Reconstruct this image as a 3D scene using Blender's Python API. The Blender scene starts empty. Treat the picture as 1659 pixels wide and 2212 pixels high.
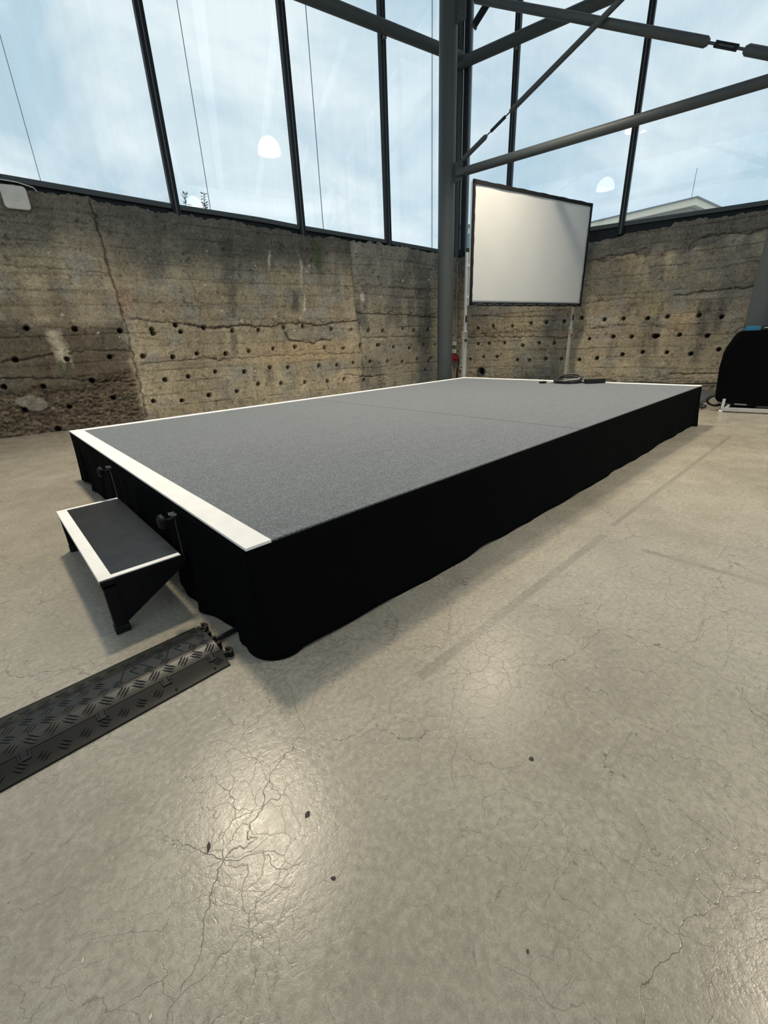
import bpy, bmesh, math, random
import numpy as np
from mathutils import Vector, Matrix

S = bpy.context.scene
COL = S.collection
random.seed(7)
V = Vector

# ------------------------------------------------------------------ camera
cam_d = bpy.data.cameras.new('camera'); cam = bpy.data.objects.new('camera', cam_d)
COL.objects.link(cam); S.camera = cam
CAM = V((-0.44739, -1.11025, 0.94924))
cam_d.sensor_fit = 'VERTICAL'; cam_d.sensor_height = 24.0; cam_d.lens = 918.387 / 2212 * 24.0
cam_d.clip_start = 0.02; cam_d.clip_end = 500
Rr = V((0.731010711717804, -0.6811555559658068, -0.040625705295321904))
Rf = V((0.6219901201224102, 0.6896335308491724, -0.37085561017546065))
Ru = V((0.2806272079181552, 0.24583063622220908, 0.9278015242877349))
m3 = Matrix((Rr, Ru, -Rf)).transposed()
cam.matrix_world = Matrix.Translation(CAM) @ m3.to_4x4()

# ------------------------------------------------------------------ world, exposure
SKY_HORIZON = 1.03; SKY_ZENITH = 1.8
S.view_settings.view_transform = 'Standard'; S.view_settings.look = 'None'
S.view_settings.exposure = 0.0; S.view_settings.gamma = 1.0
try: S.view_settings.use_curve_mapping = False
except Exception: pass
W = bpy.data.worlds.new('overcast_sky'); S.world = W; W.use_nodes = True
def nodes_of(tree):
    tree.nodes.clear()
    def N(t, **kw):
        n = tree.nodes.new(t)
        for k, v in kw.items():
            if k.startswith('i_'): n.inputs[k[2:].replace('_', ' ')].default_value = v
            else: setattr(n, k, v)
        return n
    def L(a, b): tree.links.new(a, b)
    return N, L
N, L = nodes_of(W.node_tree)
tc = N('ShaderNodeTexCoord')
sep = N('ShaderNodeSeparateXYZ'); L(tc.outputs['Generated'], sep.inputs[0])
mp = N('ShaderNodeMapping'); mp.inputs['Scale'].default_value = (1, 1, 2.2); L(tc.outputs['Generated'], mp.inputs[0])
nz = N('ShaderNodeTexNoise'); nz.inputs['Scale'].default_value = 3.1; nz.inputs['Detail'].default_value = 6; nz.inputs['Roughness'].default_value = .55; nz.inputs['Distortion'].default_value = .5
L(mp.outputs[0], nz.inputs['Vector'])
cr = N('ShaderNodeValToRGB')
cr.color_ramp.elements[0].position = .38; cr.color_ramp.elements[0].color = (.55, .72, .85, 1)
cr.color_ramp.elements[1].position = .64; cr.color_ramp.elements[1].color = (.94, 1.02, 1.06, 1)
L(nz.outputs['Fac'], cr.inputs[0])
el = N('ShaderNodeMapRange'); L(sep.outputs['Z'], el.inputs['Value'])
el.inputs['From Min'].default_value = .5; el.inputs['From Max'].default_value = .95
el.inputs['To Min'].default_value = SKY_HORIZON; el.inputs['To Max'].default_value = SKY_ZENITH
lo = N('ShaderNodeMapRange'); L(sep.outputs['Z'], lo.inputs['Value'])
lo.inputs['From Min'].default_value = -.08; lo.inputs['From Max'].default_value = .02
lo.inputs['To Min'].default_value = .25; lo.inputs['To Max'].default_value = 1
mu = N('ShaderNodeMath', operation='MULTIPLY'); L(el.outputs[0], mu.inputs[0]); L(lo.outputs[0], mu.inputs[1])
bg = N('ShaderNodeBackground'); L(cr.outputs[0], bg.inputs['Color']); L(mu.outputs[0], bg.inputs['Strength'])
wo = N('ShaderNodeOutputWorld'); L(bg.outputs[0], wo.inputs['Surface'])

LAMP_POWER = 900.0
LAMP_COLOR = (1.0, .86, .65)

# ------------------------------------------------------------------ helpers
def mat(name, color=(.5, .5, .5), rough=.6, metal=0.0, spec=.5, build=None):
    m = bpy.data.materials.new(name); m.use_nodes = True
    N, L = nodes_of(m.node_tree)
    o = N('ShaderNodeOutputMaterial'); b = N('ShaderNodeBsdfPrincipled'); L(b.outputs[0], o.inputs[0])
    b.inputs['Base Color'].default_value = (*color, 1); b.inputs['Roughness'].default_value = rough
    b.inputs['Metallic'].default_value = metal; b.inputs['Specular IOR Level'].default_value = spec
    if build: build(N, L, b, o)
    else:
        # a little unevenness so no surface is perfectly flat in tone
        t = N('ShaderNodeTexCoord'); n = N('ShaderNodeTexNoise'); n.inputs['Scale'].default_value = 14; n.inputs['Detail'].default_value = 4
        L(t.outputs['Object'], n.inputs['Vector'])
        r = N('ShaderNodeMapRange'); L(n.outputs['Fac'], r.inputs['Value'])
        r.inputs['To Min'].default_value = max(0.02, rough - .08); r.inputs['To Max'].default_value = min(1, rough + .08)
        L(r.outputs[0], b.inputs['Roughness'])
        mx = N('ShaderNodeMix', data_type='RGBA'); L(n.outputs['Fac'], mx.inputs['Factor'])
        mx.inputs['A'].default_value = (*[c * .88 for c in color], 1); mx.inputs['B'].default_value = (*[c * 1.1 for c in color], 1)
        L(mx.outputs['Result'], b.inputs['Base Color'])
    return m

class MB:
    """collects shapes of one part into one mesh"""
    def __init__(s): s.v = []; s.f = []; s.sm = []
    def add(s, vs, fs, smooth=False):
        k = len(s.v); s.v += [tuple(v) for v in vs]; s.f += [tuple(i + k for i in f) for f in fs]; s.sm += [smooth] * len(fs)
    def box(s, lo, hi, M=None):
        x0, y0, z0 = lo; x1, y1, z1 = hi
        vs = [V(p) for p in ((x0,y0,z0),(x1,y0,z0),(x1,y1,z0),(x0,y1,z0),(x0,y0,z1),(x1,y0,z1),(x1,y1,z1),(x0,y1,z1))]
        if M: vs = [M @ v for v in vs]
        s.add(vs, [(0,3,2,1),(4,5,6,7),(0,1,5,4),(1,2,6,5),(2,3,7,6),(3,0,4,7)])
    def bar(s, a, b, w, h, up=V((0,0,1)), side=None):
        """rectangular bar from a to b, w across, h along up"""
        a = V(a); b = V(b); d = (b - a).normalized()
        sd = d.cross(up).normalized() if side is None else V(side)
        u = sd.cross(d).normalized()
        vs = [p + sd * (i * w / 2) + u * (j * h / 2) for p in (a, b) for i, j in ((-1,-1),(1,-1),(1,1),(-1,1))]
        s.add(vs, [(0,1,2,3),(7,6,5,4),(0,4,5,1),(1,5,6,2),(2,6,7,3),(3,7,4,0)])
    def tube(s, pts, r, n=16, cap=True):
        pts = [V(p) for p in pts]; rs = r if isinstance(r, (list, tuple)) else [r] * len(pts)
        rings = []; prev = None
        for i, p in enumerate(pts):
            d = (pts[min(i+1, len(pts)-1)] - pts[max(i-1, 0)])
            d = d.normalized() if d.length > 1e-9 else V((0,0,1))
            if prev is None:
                a = V((0,0,1)) if abs(d.z) < .9 else V((1,0,0)); x = d.cross(a).normalized()
            else:
                x = prev - d * prev.dot(d); x = x.normalized() if x.length > 1e-6 else d.orthogonal().normalized()
            prev = x; y = d.cross(x)
            rings.append([p + (x * math.cos(2*math.pi*k/n) + y * math.sin(2*math.pi*k/n)) * rs[i] for k in range(n)])
        vs = [v for r_ in rings for v in r_]; fs = []
        for i in range(len(rings)-1):
            for k in range(n): fs.append((i*n+k, i*n+(k+1)%n, (i+1)*n+(k+1)%n, (i+1)*n+k))
        s.add(vs, fs, True)
        if cap:
            k = len(s.v); s.v += [tuple(v) for v in rings[0]] + [tuple(v) for v in rings[-1]]
            s.f += [tuple(k + i for i in range(n))[::-1], tuple(k + n + i for i in range(n))]; s.sm += [False, False]
    def lathe(s, prof, c, axis=V((0,0,1)), n=32):
        """prof: list of (radius, height along axis)"""
        axis = V(axis).normalized(); x = axis.orthogonal().normalized(); y = axis.cross(x); c = V(c)
        vs = [c + axis * h + (x * math.cos(2*math.pi*k/n) + y * math.sin(2*math.pi*k/n)) * r for r, h in prof for k in range(n)]
        fs = [(i*n+k, i*n+(k+1)%n, (i+1)*n+(k+1)%n, (i+1)*n+k) for i in range(len(prof)-1) for k in range(n)]
        s.add(vs, fs, True)
    def prism(s, poly, d):
        """polygon (3-d points) swept along d"""
        n = len(poly); d = V(d); vs = [V(p) for p in poly] + [V(p) + d for p in poly]
        s.add(vs, [tuple(range(n))[::-1], tuple(range(n, 2*n))] + [(i, (i+1)%n, (i+1)%n+n, i+n) for i in range(n)])
    def build(s, name, material, parent=None, bevel=0.0, seg=2, origin=None):
        me = bpy.data.meshes.new(name)
        og = V(origin) if origin is not None else V((0,0,0))
        me.from_pydata([tuple(V(v) - og) for v in s.v], [], s.f); me.update()
        bm = bmesh.new(); bm.from_mesh(me); bmesh.ops.recalc_face_normals(bm, faces=bm.faces); bm.to_mesh(me); bm.free()
        me.polygons.foreach_set('use_smooth', s.sm); me.materials.append(material)
        o = bpy.data.objects.new(name, me); COL.objects.link(o); o.location = og
        if parent is not None:
            w = V((0,0,0)); p = parent
            while p is not None: w += V(p.location); p = p.parent
            o.parent = parent; o.location = og - w
        if bevel:
            md = o.modifiers.new('bevel', 'BEVEL'); md.width = bevel; md.segments = seg; md.limit_method = 'ANGLE'; md.angle_limit = math.radians(40)
        return o

def thing(name, label, cat, loc, group=None):
    o = bpy.data.objects.new(name, None); COL.objects.link(o); o.location = loc; o.empty_display_size = .1
    return tag(o, label, cat, group)
def tag(o, label, cat, group=None, kind=None):
    o['label'] = label; o['category'] = cat
    if group: o['group'] = group
    if kind: o['kind'] = kind
    return o
def struct(o): o['kind'] = 'structure'; return o

# ------------------------------------------------------------------ procedural value noise (numpy)
def _h(ix, iy, seed):
    n = (ix.astype(np.int64) * 374761393 + iy.astype(np.int64) * 668265263 + seed * 1442695041) & 0x7fffffff
    n = ((n ^ (n >> 13)) * 1274126177) & 0x7fffffff
    n = (n ^ (n >> 16)) & 0xffff
    return n / 65535.0
def vnoise(x, y, seed=0):
    ix = np.floor(x); iy = np.floor(y); fx = x - ix; fy = y - iy
    fx = fx*fx*fx*(fx*(fx*6-15)+10); fy = fy*fy*fy*(fy*(fy*6-15)+10)
    a = _h(ix, iy, seed); b = _h(ix+1, iy, seed); c = _h(ix, iy+1, seed); d = _h(ix+1, iy+1, seed)
    return (a*(1-fx)+b*fx)*(1-fy)+(c*(1-fx)+d*fx)*fy
def fbm(x, y, oct=4, seed=0, gain=.5):
    s = 0; a = 1; t = 0
    for o in range(oct):
        s = s + a * vnoise(x * 2**o + 17.3*o, y * 2**o - 9.1*o, seed + o); t += a; a *= gain
    return s / t
def sstep(a, b, x):
    t = np.clip((x - a) / (b - a), 0, 1); return t*t*(3-2*t)

# ------------------------------------------------------------------ materials
def build_concrete(N, L, b, o):
    at = N('ShaderNodeAttribute', attribute_name='tint'); t = N('ShaderNodeTexCoord')
    n1 = N('ShaderNodeTexNoise'); n1.inputs['Scale'].default_value = 38; n1.inputs['Detail'].default_value = 8; n1.inputs['Roughness'].default_value = .7
    n2 = N('ShaderNodeTexNoise'); n2.inputs['Scale'].default_value = 210; n2.inputs['Detail'].default_value = 3
    L(t.outputs['Object'], n1.inputs['Vector']); L(t.outputs['Object'], n2.inputs['Vector'])
    r1 = N('ShaderNodeMapRange'); L(n1.outputs['Fac'], r1.inputs['Value'])
    r1.inputs['From Min'].default_value = .3; r1.inputs['From Max'].default_value = .7; r1.inputs['To Min'].default_value = .60; r1.inputs['To Max'].default_value = 1.36
    r2 = N('ShaderNodeMapRange'); L(n2.outputs['Fac'], r2.inputs['Value'])
    r2.inputs['From Min'].default_value = .3; r2.inputs['From Max'].default_value = .7; r2.inputs['To Min'].default_value = .86; r2.inputs['To Max'].default_value = 1.14
    m = N('ShaderNodeMath', operation='MULTIPLY'); L(r1.outputs[0], m.inputs[0]); L(r2.outputs[0], m.inputs[1])
    mx = N('ShaderNodeVectorMath', operation='SCALE'); L(at.outputs['Color'], mx.inputs[0]); L(m.outputs[0], mx.inputs['Scale'])
    L(mx.outputs[0], b.inputs['Base Color'])
    ad = N('ShaderNodeMath', operation='ADD'); L(n1.outputs['Fac'], ad.inputs[0]); L(n2.outputs['Fac'], ad.inputs[1])
    bp = N('ShaderNodeBump'); bp.inputs['Strength'].default_value = .9; bp.inputs['Distance'].default_value = .008
    L(ad.outputs[0], bp.inputs['Height']); L(bp.outputs[0], b.inputs['Normal'])
M_conc = mat('old_concrete', (.3, .25, .17), .92, spec=.25, build=build_concrete)

def build_floor(N, L, b, o):
    t = N('ShaderNodeTexCoord')
    def noise(sc, det=5, rough=.55, dist=0, vec=None):
        n = N('ShaderNodeTexNoise'); n.inputs['Scale'].default_value = sc; n.inputs['Detail'].default_value = det
        n.inputs['Roughness'].default_value = rough; n.inputs['Distortion'].default_value = dist
        L(vec if vec is not None else t.outputs['Object'], n.inputs['Vector']); return n.outputs['Fac']
    def rng(v, a, b_, c, d):
        r = N('ShaderNodeMapRange'); L(v, r.inputs['Value'])
        for k, x in zip(('From Min','From Max','To Min','To Max'), (a,b_,c,d)): r.inputs[k].default_value = x
        return r.outputs[0]
    def mth(op, a, b_):
        m = N('ShaderNodeMath', operation=op)
        for i, x in enumerate((a, b_)):
            if isinstance(x, (int, float)): m.inputs[i].default_value = x
            else: L(x, m.inputs[i])
        return m.outputs[0]
    big = noise(1.1, 4, .5); mid = noise(5.5, 6, .6, .4); fine = noise(60, 5, .65); speck = noise(420, 2, .5)
    cr = N('ShaderNodeValToRGB'); L(mth('ADD', mth('MULTIPLY', big, .62), mth('MULTIPLY', mid, .38)), cr.inputs[0])
    e = cr.color_ramp.elements
    e[0].position = .33; e[0].color = (.285, .257, .205, 1); e[1].position = .68; e[1].color = (.41, .378, .312, 1)
    tone = mth('MULTIPLY', rng(fine, .3, .7, .82, 1.15), rng(speck, .3, .7, .84, 1.13))
    # crack networks
    wv = N('ShaderNodeTexNoise'); wv.inputs['Scale'].default_value = 7; wv.inputs['Detail'].default_value = 5; L(t.outputs['Object'], wv.inputs['Vector'])
    off = N('ShaderNodeVectorMath', operation='MULTIPLY_ADD'); L(wv.outputs['Color'], off.inputs[0]); off.inputs[1].default_value = (.16,.16,.16); L(t.outputs['Object'], off.inputs[2])
    def cracks(sc, w, mask_sc, m0, m1, strength):
        v = N('ShaderNodeTexVoronoi', feature='DISTANCE_TO_EDGE', voronoi_dimensions='2D'); v.inputs['Scale'].default_value = sc; L(off.outputs[0], v.inputs['Vector'])
        ln = rng(v.outputs['Distance'], 0, w * sc, 1, 0)
        mk = rng(noise(mask_sc, 3, .5), m0, m1, 0, 1)
        return mth('MULTIPLY', mth('MULTIPLY', ln, mk), strength)
    c1 = cracks(2.7, .0014, 1.7, .38, .56, .72)
    c2 = cracks(8.5, .0010, 2.6, .34, .54, .58)
    c3 = cracks(20, .0009, 2.1, .36, .56, .48)
    # dark scuffs and specks
    sv = N('ShaderNodeTexVoronoi', voronoi_dimensions='2D'); sv.inputs['Scale'].default_value = 16; L(off.outputs[0], sv.inputs['Vector'])
    sp = mth('MULTIPLY', rng(sv.outputs['Distance'], .0, .065, 1, 0), rng(noise(9, 2), .54, .62, 0, .55))
    mpx = N('ShaderNodeMapping'); mpx.inputs['Rotation'].default_value = (0, 0, math.radians(-58)); mpx.inputs['Scale'].default_value = (3, 60, 1); L(t.outputs['Object'], mpx.inputs[0])
    scr = mth('MULTIPLY', rng(noise(1, 3, .6, 0, mpx.outputs[0]), .60, .72, 0, .28), rng(noise(2.2, 2), .42, .58, 0, 1))
    # stains left by old floor tape, in lines parallel to the stage front
    sp2 = N('ShaderNodeSeparateXYZ'); L(t.outputs['Object'], sp2.inputs[0])
    def strip(axis, c, w, lo_, hi_):
        a = sp2.outputs['Y' if axis == 'y' else 'X']; bb = sp2.outputs['X' if axis == 'y' else 'Y']
        d = mth('ABSOLUTE', mth('SUBTRACT', mth('ADD', a, mth('MULTIPLY', fine, .008)), c + .004), 0)
        k = rng(d, w / 2, w / 2 + .006, 1, 0)
        return mth('MULTIPLY', k, mth('MULTIPLY', rng(bb, lo_, lo_ + .02, 0, 1), rng(bb, hi_, hi_ + .02, 1, 0)))
    st = mth('MAXIMUM', strip('y', -.415, .032, .28, 1.66), mth('MAXIMUM', strip('y', -.40, .022, 1.8, 4.6), strip('x', 1.62, .03, -1.1, -.62)))
    st = mth('MULTIPLY', st, rng(mid, .35, .6, .12, .3))
    dark = mth('MAXIMUM', mth('MAXIMUM', c1, c2), mth('MAXIMUM', mth('MAXIMUM', c3, sp), mth('MAXIMUM', scr, st)))
    fac = mth('MULTIPLY', tone, mth('SUBTRACT', 1, dark))
    vs = N('ShaderNodeVectorMath', operation='SCALE'); L(cr.outputs[0], vs.inputs[0]); L(fac, vs.inputs['Scale'])
    L(vs.outputs[0], b.inputs['Base Color'])
    L(rng(mth('ADD', mth('MULTIPLY', mid, .5), mth('MULTIPLY', fine, .5)), .35, .65, .17, .34), b.inputs['Roughness'])
    bp = N('ShaderNodeBump'); bp.inputs['Strength'].default_value = .4; bp.inputs['Distance'].default_value = .0025
    L(mth('SUBTRACT', mth('ADD', mth('MULTIPLY', fine, .7), mth('MULTIPLY', mid, .4)), mth('MULTIPLY', dark, .3)), bp.inputs['Height']); L(bp.outputs[0], b.inputs['Normal'])
M_floor = mat('polished_concrete', (.4, .37, .3), .4, spec=.36, build=build_floor)

def build_carpet(N, L, b, o):
    t = N('ShaderNodeTexCoord')
    mp = N('ShaderNodeMapping'); mp.inputs['Scale'].default_value = (1, 1.6, 1); L(t.outputs['Object'], mp.inputs[0])
    n1 = N('ShaderNodeTexNoise'); n1.inputs['Scale'].default_value = 150; n1.inputs['Detail'].default_value = 4; n1.inputs['Roughness'].default_value = .75; L(mp.outputs[0], n1.inputs['Vector'])
    n2 = N('ShaderNodeTexNoise'); n2.inputs['Scale'].default_value = 22; n2.inputs['Detail'].default_value = 4; L(t.outputs['Object'], n2.inputs['Vector'])
    mp3 = N('ShaderNodeMapping'); mp3.inputs['Scale'].default_value = (2.2, 40, 1); L(t.outputs['Object'], mp3.inputs[0])
    n3 = N('ShaderNodeTexNoise'); n3.inputs['Scale'].default_value = 1; n3.inputs['Detail'].default_value = 3; L(mp3.outputs[0], n3.inputs['Vector'])
    cr = N('ShaderNodeValToRGB'); L(n1.outputs['Fac'], cr.inputs[0]); e = cr.color_ramp.elements
    e[0].position = .40; e[0].color = (.014, .0155, .017, 1); e[1].position = .64; e[1].color = (.225, .242, .25, 1)
    a = N('ShaderNodeMath', operation='ADD'); L(n2.outputs['Fac'], a.inputs[0]); L(n3.outputs['Fac'], a.inputs[1])
    r = N('ShaderNodeMapRange'); L(a.outputs[0], r.inputs['Value']); r.inputs['From Min'].default_value = .7; r.inputs['From Max'].default_value = 1.3
    r.inputs['To Min'].default_value = .86; r.inputs['To Max'].default_value = 1.14
    vs = N('ShaderNodeVectorMath', operation='SCALE'); L(cr.outputs[0], vs.inputs[0]); L(r.outputs[0], vs.inputs['Scale']); L(vs.outputs[0], b.inputs['Base Color'])
    b.inputs['Sheen Weight'].default_value = .5; b.inputs['Sheen Roughness'].default_value = .5
    bp = N('ShaderNodeBump'); bp.inputs['Strength'].default_value = .6; bp.inputs['Distance'].default_value = .003; L(n1.outputs['Fac'], bp.inputs['Height']); L(bp.outputs[0], b.inputs['Normal'])
M_carpet = mat('heather_grey_carpet', (.13, .14, .15), .95, spec=.1, build=build_carpet)

def build_cloth(c0, c1):
    def f(N, L, b, o):
        t = N('ShaderNodeTexCoord'); n = N('ShaderNodeTexNoise'); n.inputs['Scale'].default_value = 300; L(t.outputs['Object'], n.inputs['Vector'])
        m = N('ShaderNodeMix', data_type='RGBA'); L(n.outputs['Fac'], m.inputs['Factor']); m.inputs['A'].default_value = (*c0, 1); m.inputs['B'].default_value = (*c1, 1)
        L(m.outputs['Result'], b.inputs['Base Color'])
        bp = N('ShaderNodeBump'); bp.inputs['Strength'].default_value = .3; bp.inputs['Distance'].default_value = .001; L(n.outputs['Fac'], bp.inputs['Height']); L(bp.outputs[0], b.inputs['Normal'])
    return f
M_molton = mat('black_stage_cloth', rough=.98, spec=.04, build=build_cloth((.0018,.002,.0024), (.004,.0044,.005)))
M_screen = mat('white_screen_fabric', rough=.98, spec=.03, build=build_cloth((.63,.645,.645), (.68,.695,.69)))
M_border = mat('black_screen_border', (.012,.013,.015), .8, spec=.2)
M_white = mat('white_tape', (.86,.86,.84), .55)
M_woodblack = mat('black_phenolic_tread', (.012,.0145,.018), .30, spec=.5)
M_black = mat('black_painted_steel', (.006,.006,.007), .55, spec=.15)
M_blackplastic = mat('black_plastic', (.012,.012,.013), .38, spec=.4)
M_rubber = mat('black_rubber', (.010,.0105,.010), .5, spec=.2)
M_lid = mat('worn_dark_rubber', (.015,.0165,.016), .38, spec=.32)
M_steel = mat('anthracite_steel', (.072,.085,.09), .5, spec=.3)
M_steel_d = mat('dark_window_frame', (.017,.022,.027), .55, spec=.2)
M_steel_l = mat('grey_cover_strip', (.16,.18,.19), .45)
M_alu = mat('brushed_aluminium', (.62,.63,.62), .38, metal=.6)
M_chrome = mat('bright_clamp', (.8,.8,.8), .2, metal=.9)
M_plastic_w = mat('off_white_plastic', (.62,.61,.56), .5)
M_plastic_w2 = mat('pale_plastic', (.66,.65,.59), .5)
M_red = mat('red_plastic', (.32,.02,.02), .45)
M_blue = mat('blue_plastic', (.02,.17,.32), .4)
M_grey = mat('grey_rubber', (.10,.10,.105), .6)
M_plaster = mat('white_plaster', (.62,.60,.55), .9, spec=.2)
M_roof = mat('dark_roof_lining', (.22,.22,.22), .9, spec=.2)
M_cream = mat('cream_parapet', (.93,.84,.66), .9, spec=.2)
M_render = mat('grey_brown_render', (.36,.325,.285), .9, spec=.2)
M_pale = mat('pale_facade', (.80,.88,.88), .8, spec=.2)
M_pipe_d = mat('dirty_pipe', (.10,.10,.09), .8)
M_pipe = mat('weathered_pipe', (.36,.32,.25), .7)
M_pane = mat('dark_window_glass', (.16,.24,.28), .15)
M_leaf = mat('leaf_green', (.05,.10,.035), .6)
M_stem = mat('stem_brown', (.10,.08,.05), .8)
M_soil = mat('ground_gravel', (.22,.21,.18), .95, spec=.1)
M_debris = mat('dark_debris', (.05,.04,.035), .8)
M_debris_l = mat('pale_debris', (.62,.58,.48), .7)

def build_glass(rough, film):
    def f(N, L, b, o):
        t = N('ShaderNodeTexCoord')
        mp = N('ShaderNodeMapping'); mp.inputs['Scale'].default_value = (2.2, 2.2, .12); L(t.outputs['Object'], mp.inputs[0])
        n = N('ShaderNodeTexNoise'); n.inputs['Scale'].default_value = 2.2; n.inputs['Detail'].default_value = 5; n.inputs['Roughness'].default_value = .6; L(mp.outputs[0], n.inputs['Vector'])
        r = N('ShaderNodeMapRange'); L(n.outputs['Fac'], r.inputs['Value']); r.inputs['From Min'].default_value = .3; r.inputs['From Max'].default_value = .72
        r.inputs['To Min'].default_value = film * .2; r.inputs['To Max'].default_value = film
        tr = N('ShaderNodeBsdfTransparent'); tr.inputs['Color'].default_value = (.965, .985, .985, 1)
        gl = N('ShaderNodeBsdfGlossy'); gl.inputs['Roughness'].default_value = rough
        lw = N('ShaderNodeLayerWeight'); lw.inputs['Blend'].default_value = .5
        p = N('ShaderNodeMath', operation='POWER'); L(lw.outputs['Facing'], p.inputs[0]); p.inputs[1].default_value = 5
        q = N('ShaderNodeMath', operation='MULTIPLY_ADD'); L(p.outputs[0], q.inputs[0]); q.inputs[1].default_value = .9; q.inputs[2].default_value = .04
        m1 = N('ShaderNodeMixShader'); L(q.outputs[0], m1.inputs[0]); L(tr.outputs[0], m1.inputs[1]); L(gl.outputs[0], m1.inputs[2])
        # thin film of dried rain dirt running down the pane
        tl = N('ShaderNodeBsdfTranslucent'); tl.inputs['Color'].default_value = (.93, .96, .96, 1)
        df = N('ShaderNodeBsdfDiffuse'); df.inputs['Color'].default_value = (.8, .82, .82, 1)
        ms = N('ShaderNodeMixShader'); ms.inputs[0].default_value = .3; L(tl.outputs[0], ms.inputs[1]); L(df.outputs[0], ms.inputs[2])
        m2 = N('ShaderNodeMixShader'); L(r.outputs[0], m2.inputs[0]); L(m1.outputs[0], m2.inputs[1]); L(ms.outputs[0], m2.inputs[2])
        L(m2.outputs[0], o.inputs[0])
    return f
M_glass = mat('facade_glass', build=build_glass(.0, .06))
M_glass_h = mat('hazy_facade_glass', build=build_glass(.75, .12))

def build_emit(color, s):
    def f(N, L, b, o):
        b.inputs['Base Color'].default_value = (.85,.85,.83,1); b.inputs['Emission Color'].default_value = (*color, 1); b.inputs['Emission Strength'].default_value = s
    return f
M_dome = mat('lit_acrylic_dome', rough=.3, build=build_emit((1.0,.95,.86), 5.0))

# ------------------------------------------------------------------ frames of the two concrete walls
K = V((7.5151, 5.16062, 0))                       # room corner behind the round column
dL = V((-0.99144486, 0.13052619, 0)); nL = V((0.13052619, 0.99144486, 0))     # along the left wall from the corner; outward
dR = V((0.190809, -0.98162718, 0)); nR = V((0.98162718, 0.190809, 0))
def PL(u, z, off=0): return K + dL * u + nL * off + V((0, 0, z))
def PR(u, z, off=0): return K + dR * u + nR * off + V((0, 0, z))

LH= [(7.35,1.29),(6.85,1.27),(6.34,1.24),(5.94,1.25),(5.93,1.20),(5.61,1.30),(5.56,1.21),(5.22,1.26),(7.56,0.93),(7.03,0.91),(6.54,0.91),(6.13,0.90),(5.74,0.87),(5.39,0.90),(4.96,0.88),(7.76,0.62),(7.37,0.59),(6.82,0.62),(5.91,0.56),(5.58,0.58),(5.17,0.62),(6.62,0.37),(6.13,0.27),(5.74,0.24),(5.33,0.28),(7.64,0.32),(7.16,0.30),(7.36,0.03),(4.80,1.21),(4.38,1.21),(3.94,1.24),(3.59,1.26),(3.04,1.20),(2.63,1.18),(2.25,1.16),(1.92,1.15),(1.44,1.18),(1.16,1.14),(0.78,1.15),(4.59,0.90),(4.18,0.92),(3.78,0.93),(3.21,0.90),(2.83,0.87),(2.45,0.91),(2.06,0.90),(2.02,0.90),(1.68,0.85),(1.29,0.81),(0.90,0.87),(0.58,0.84),(4.71,0.59),(4.27,0.63),(3.95,0.61),(3.35,0.60),(2.99,0.59),(2.64,0.61),(2.26,0.61),(1.85,0.59),(1.47,0.56),(1.09,0.59),(0.70,0.59),(0.77,0.55),(4.89,0.30),(4.51,0.38),(4.11,0.36),(3.66,0.34),(3.21,0.32),(2.85,0.33),(2.42,0.28),(0.86,0.37)]
RH= [(0.01,1.18),(0.52,1.14),(0.86,1.16),(1.26,1.14),(1.63,1.17),(1.92,1.17),(2.25,1.17),(2.55,1.21),(2.94,1.16),(3.24,1.16),(3.61,1.14),(3.89,1.15),(4.32,1.14),(4.62,1.10),(0.54,0.83),(0.79,0.83),(1.12,0.83),(1.50,0.77),(1.82,0.81),(2.11,0.80),(2.73,0.85),(3.12,0.87),(3.41,0.86),(3.77,0.84),(3.75,0.86),(3.80,0.86),(4.11,0.86),(4.49,0.83),(0.20,0.55),(0.37,0.53),(0.68,0.57),(0.98,0.57),(1.41,0.50),(1.65,0.49),(1.97,0.52),(2.27,0.51),(2.60,0.49),(2.90,0.51),(3.31,0.57),(3.62,0.60),(3.98,0.59),(4.32,0.56),(4.68,0.62)]
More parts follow.
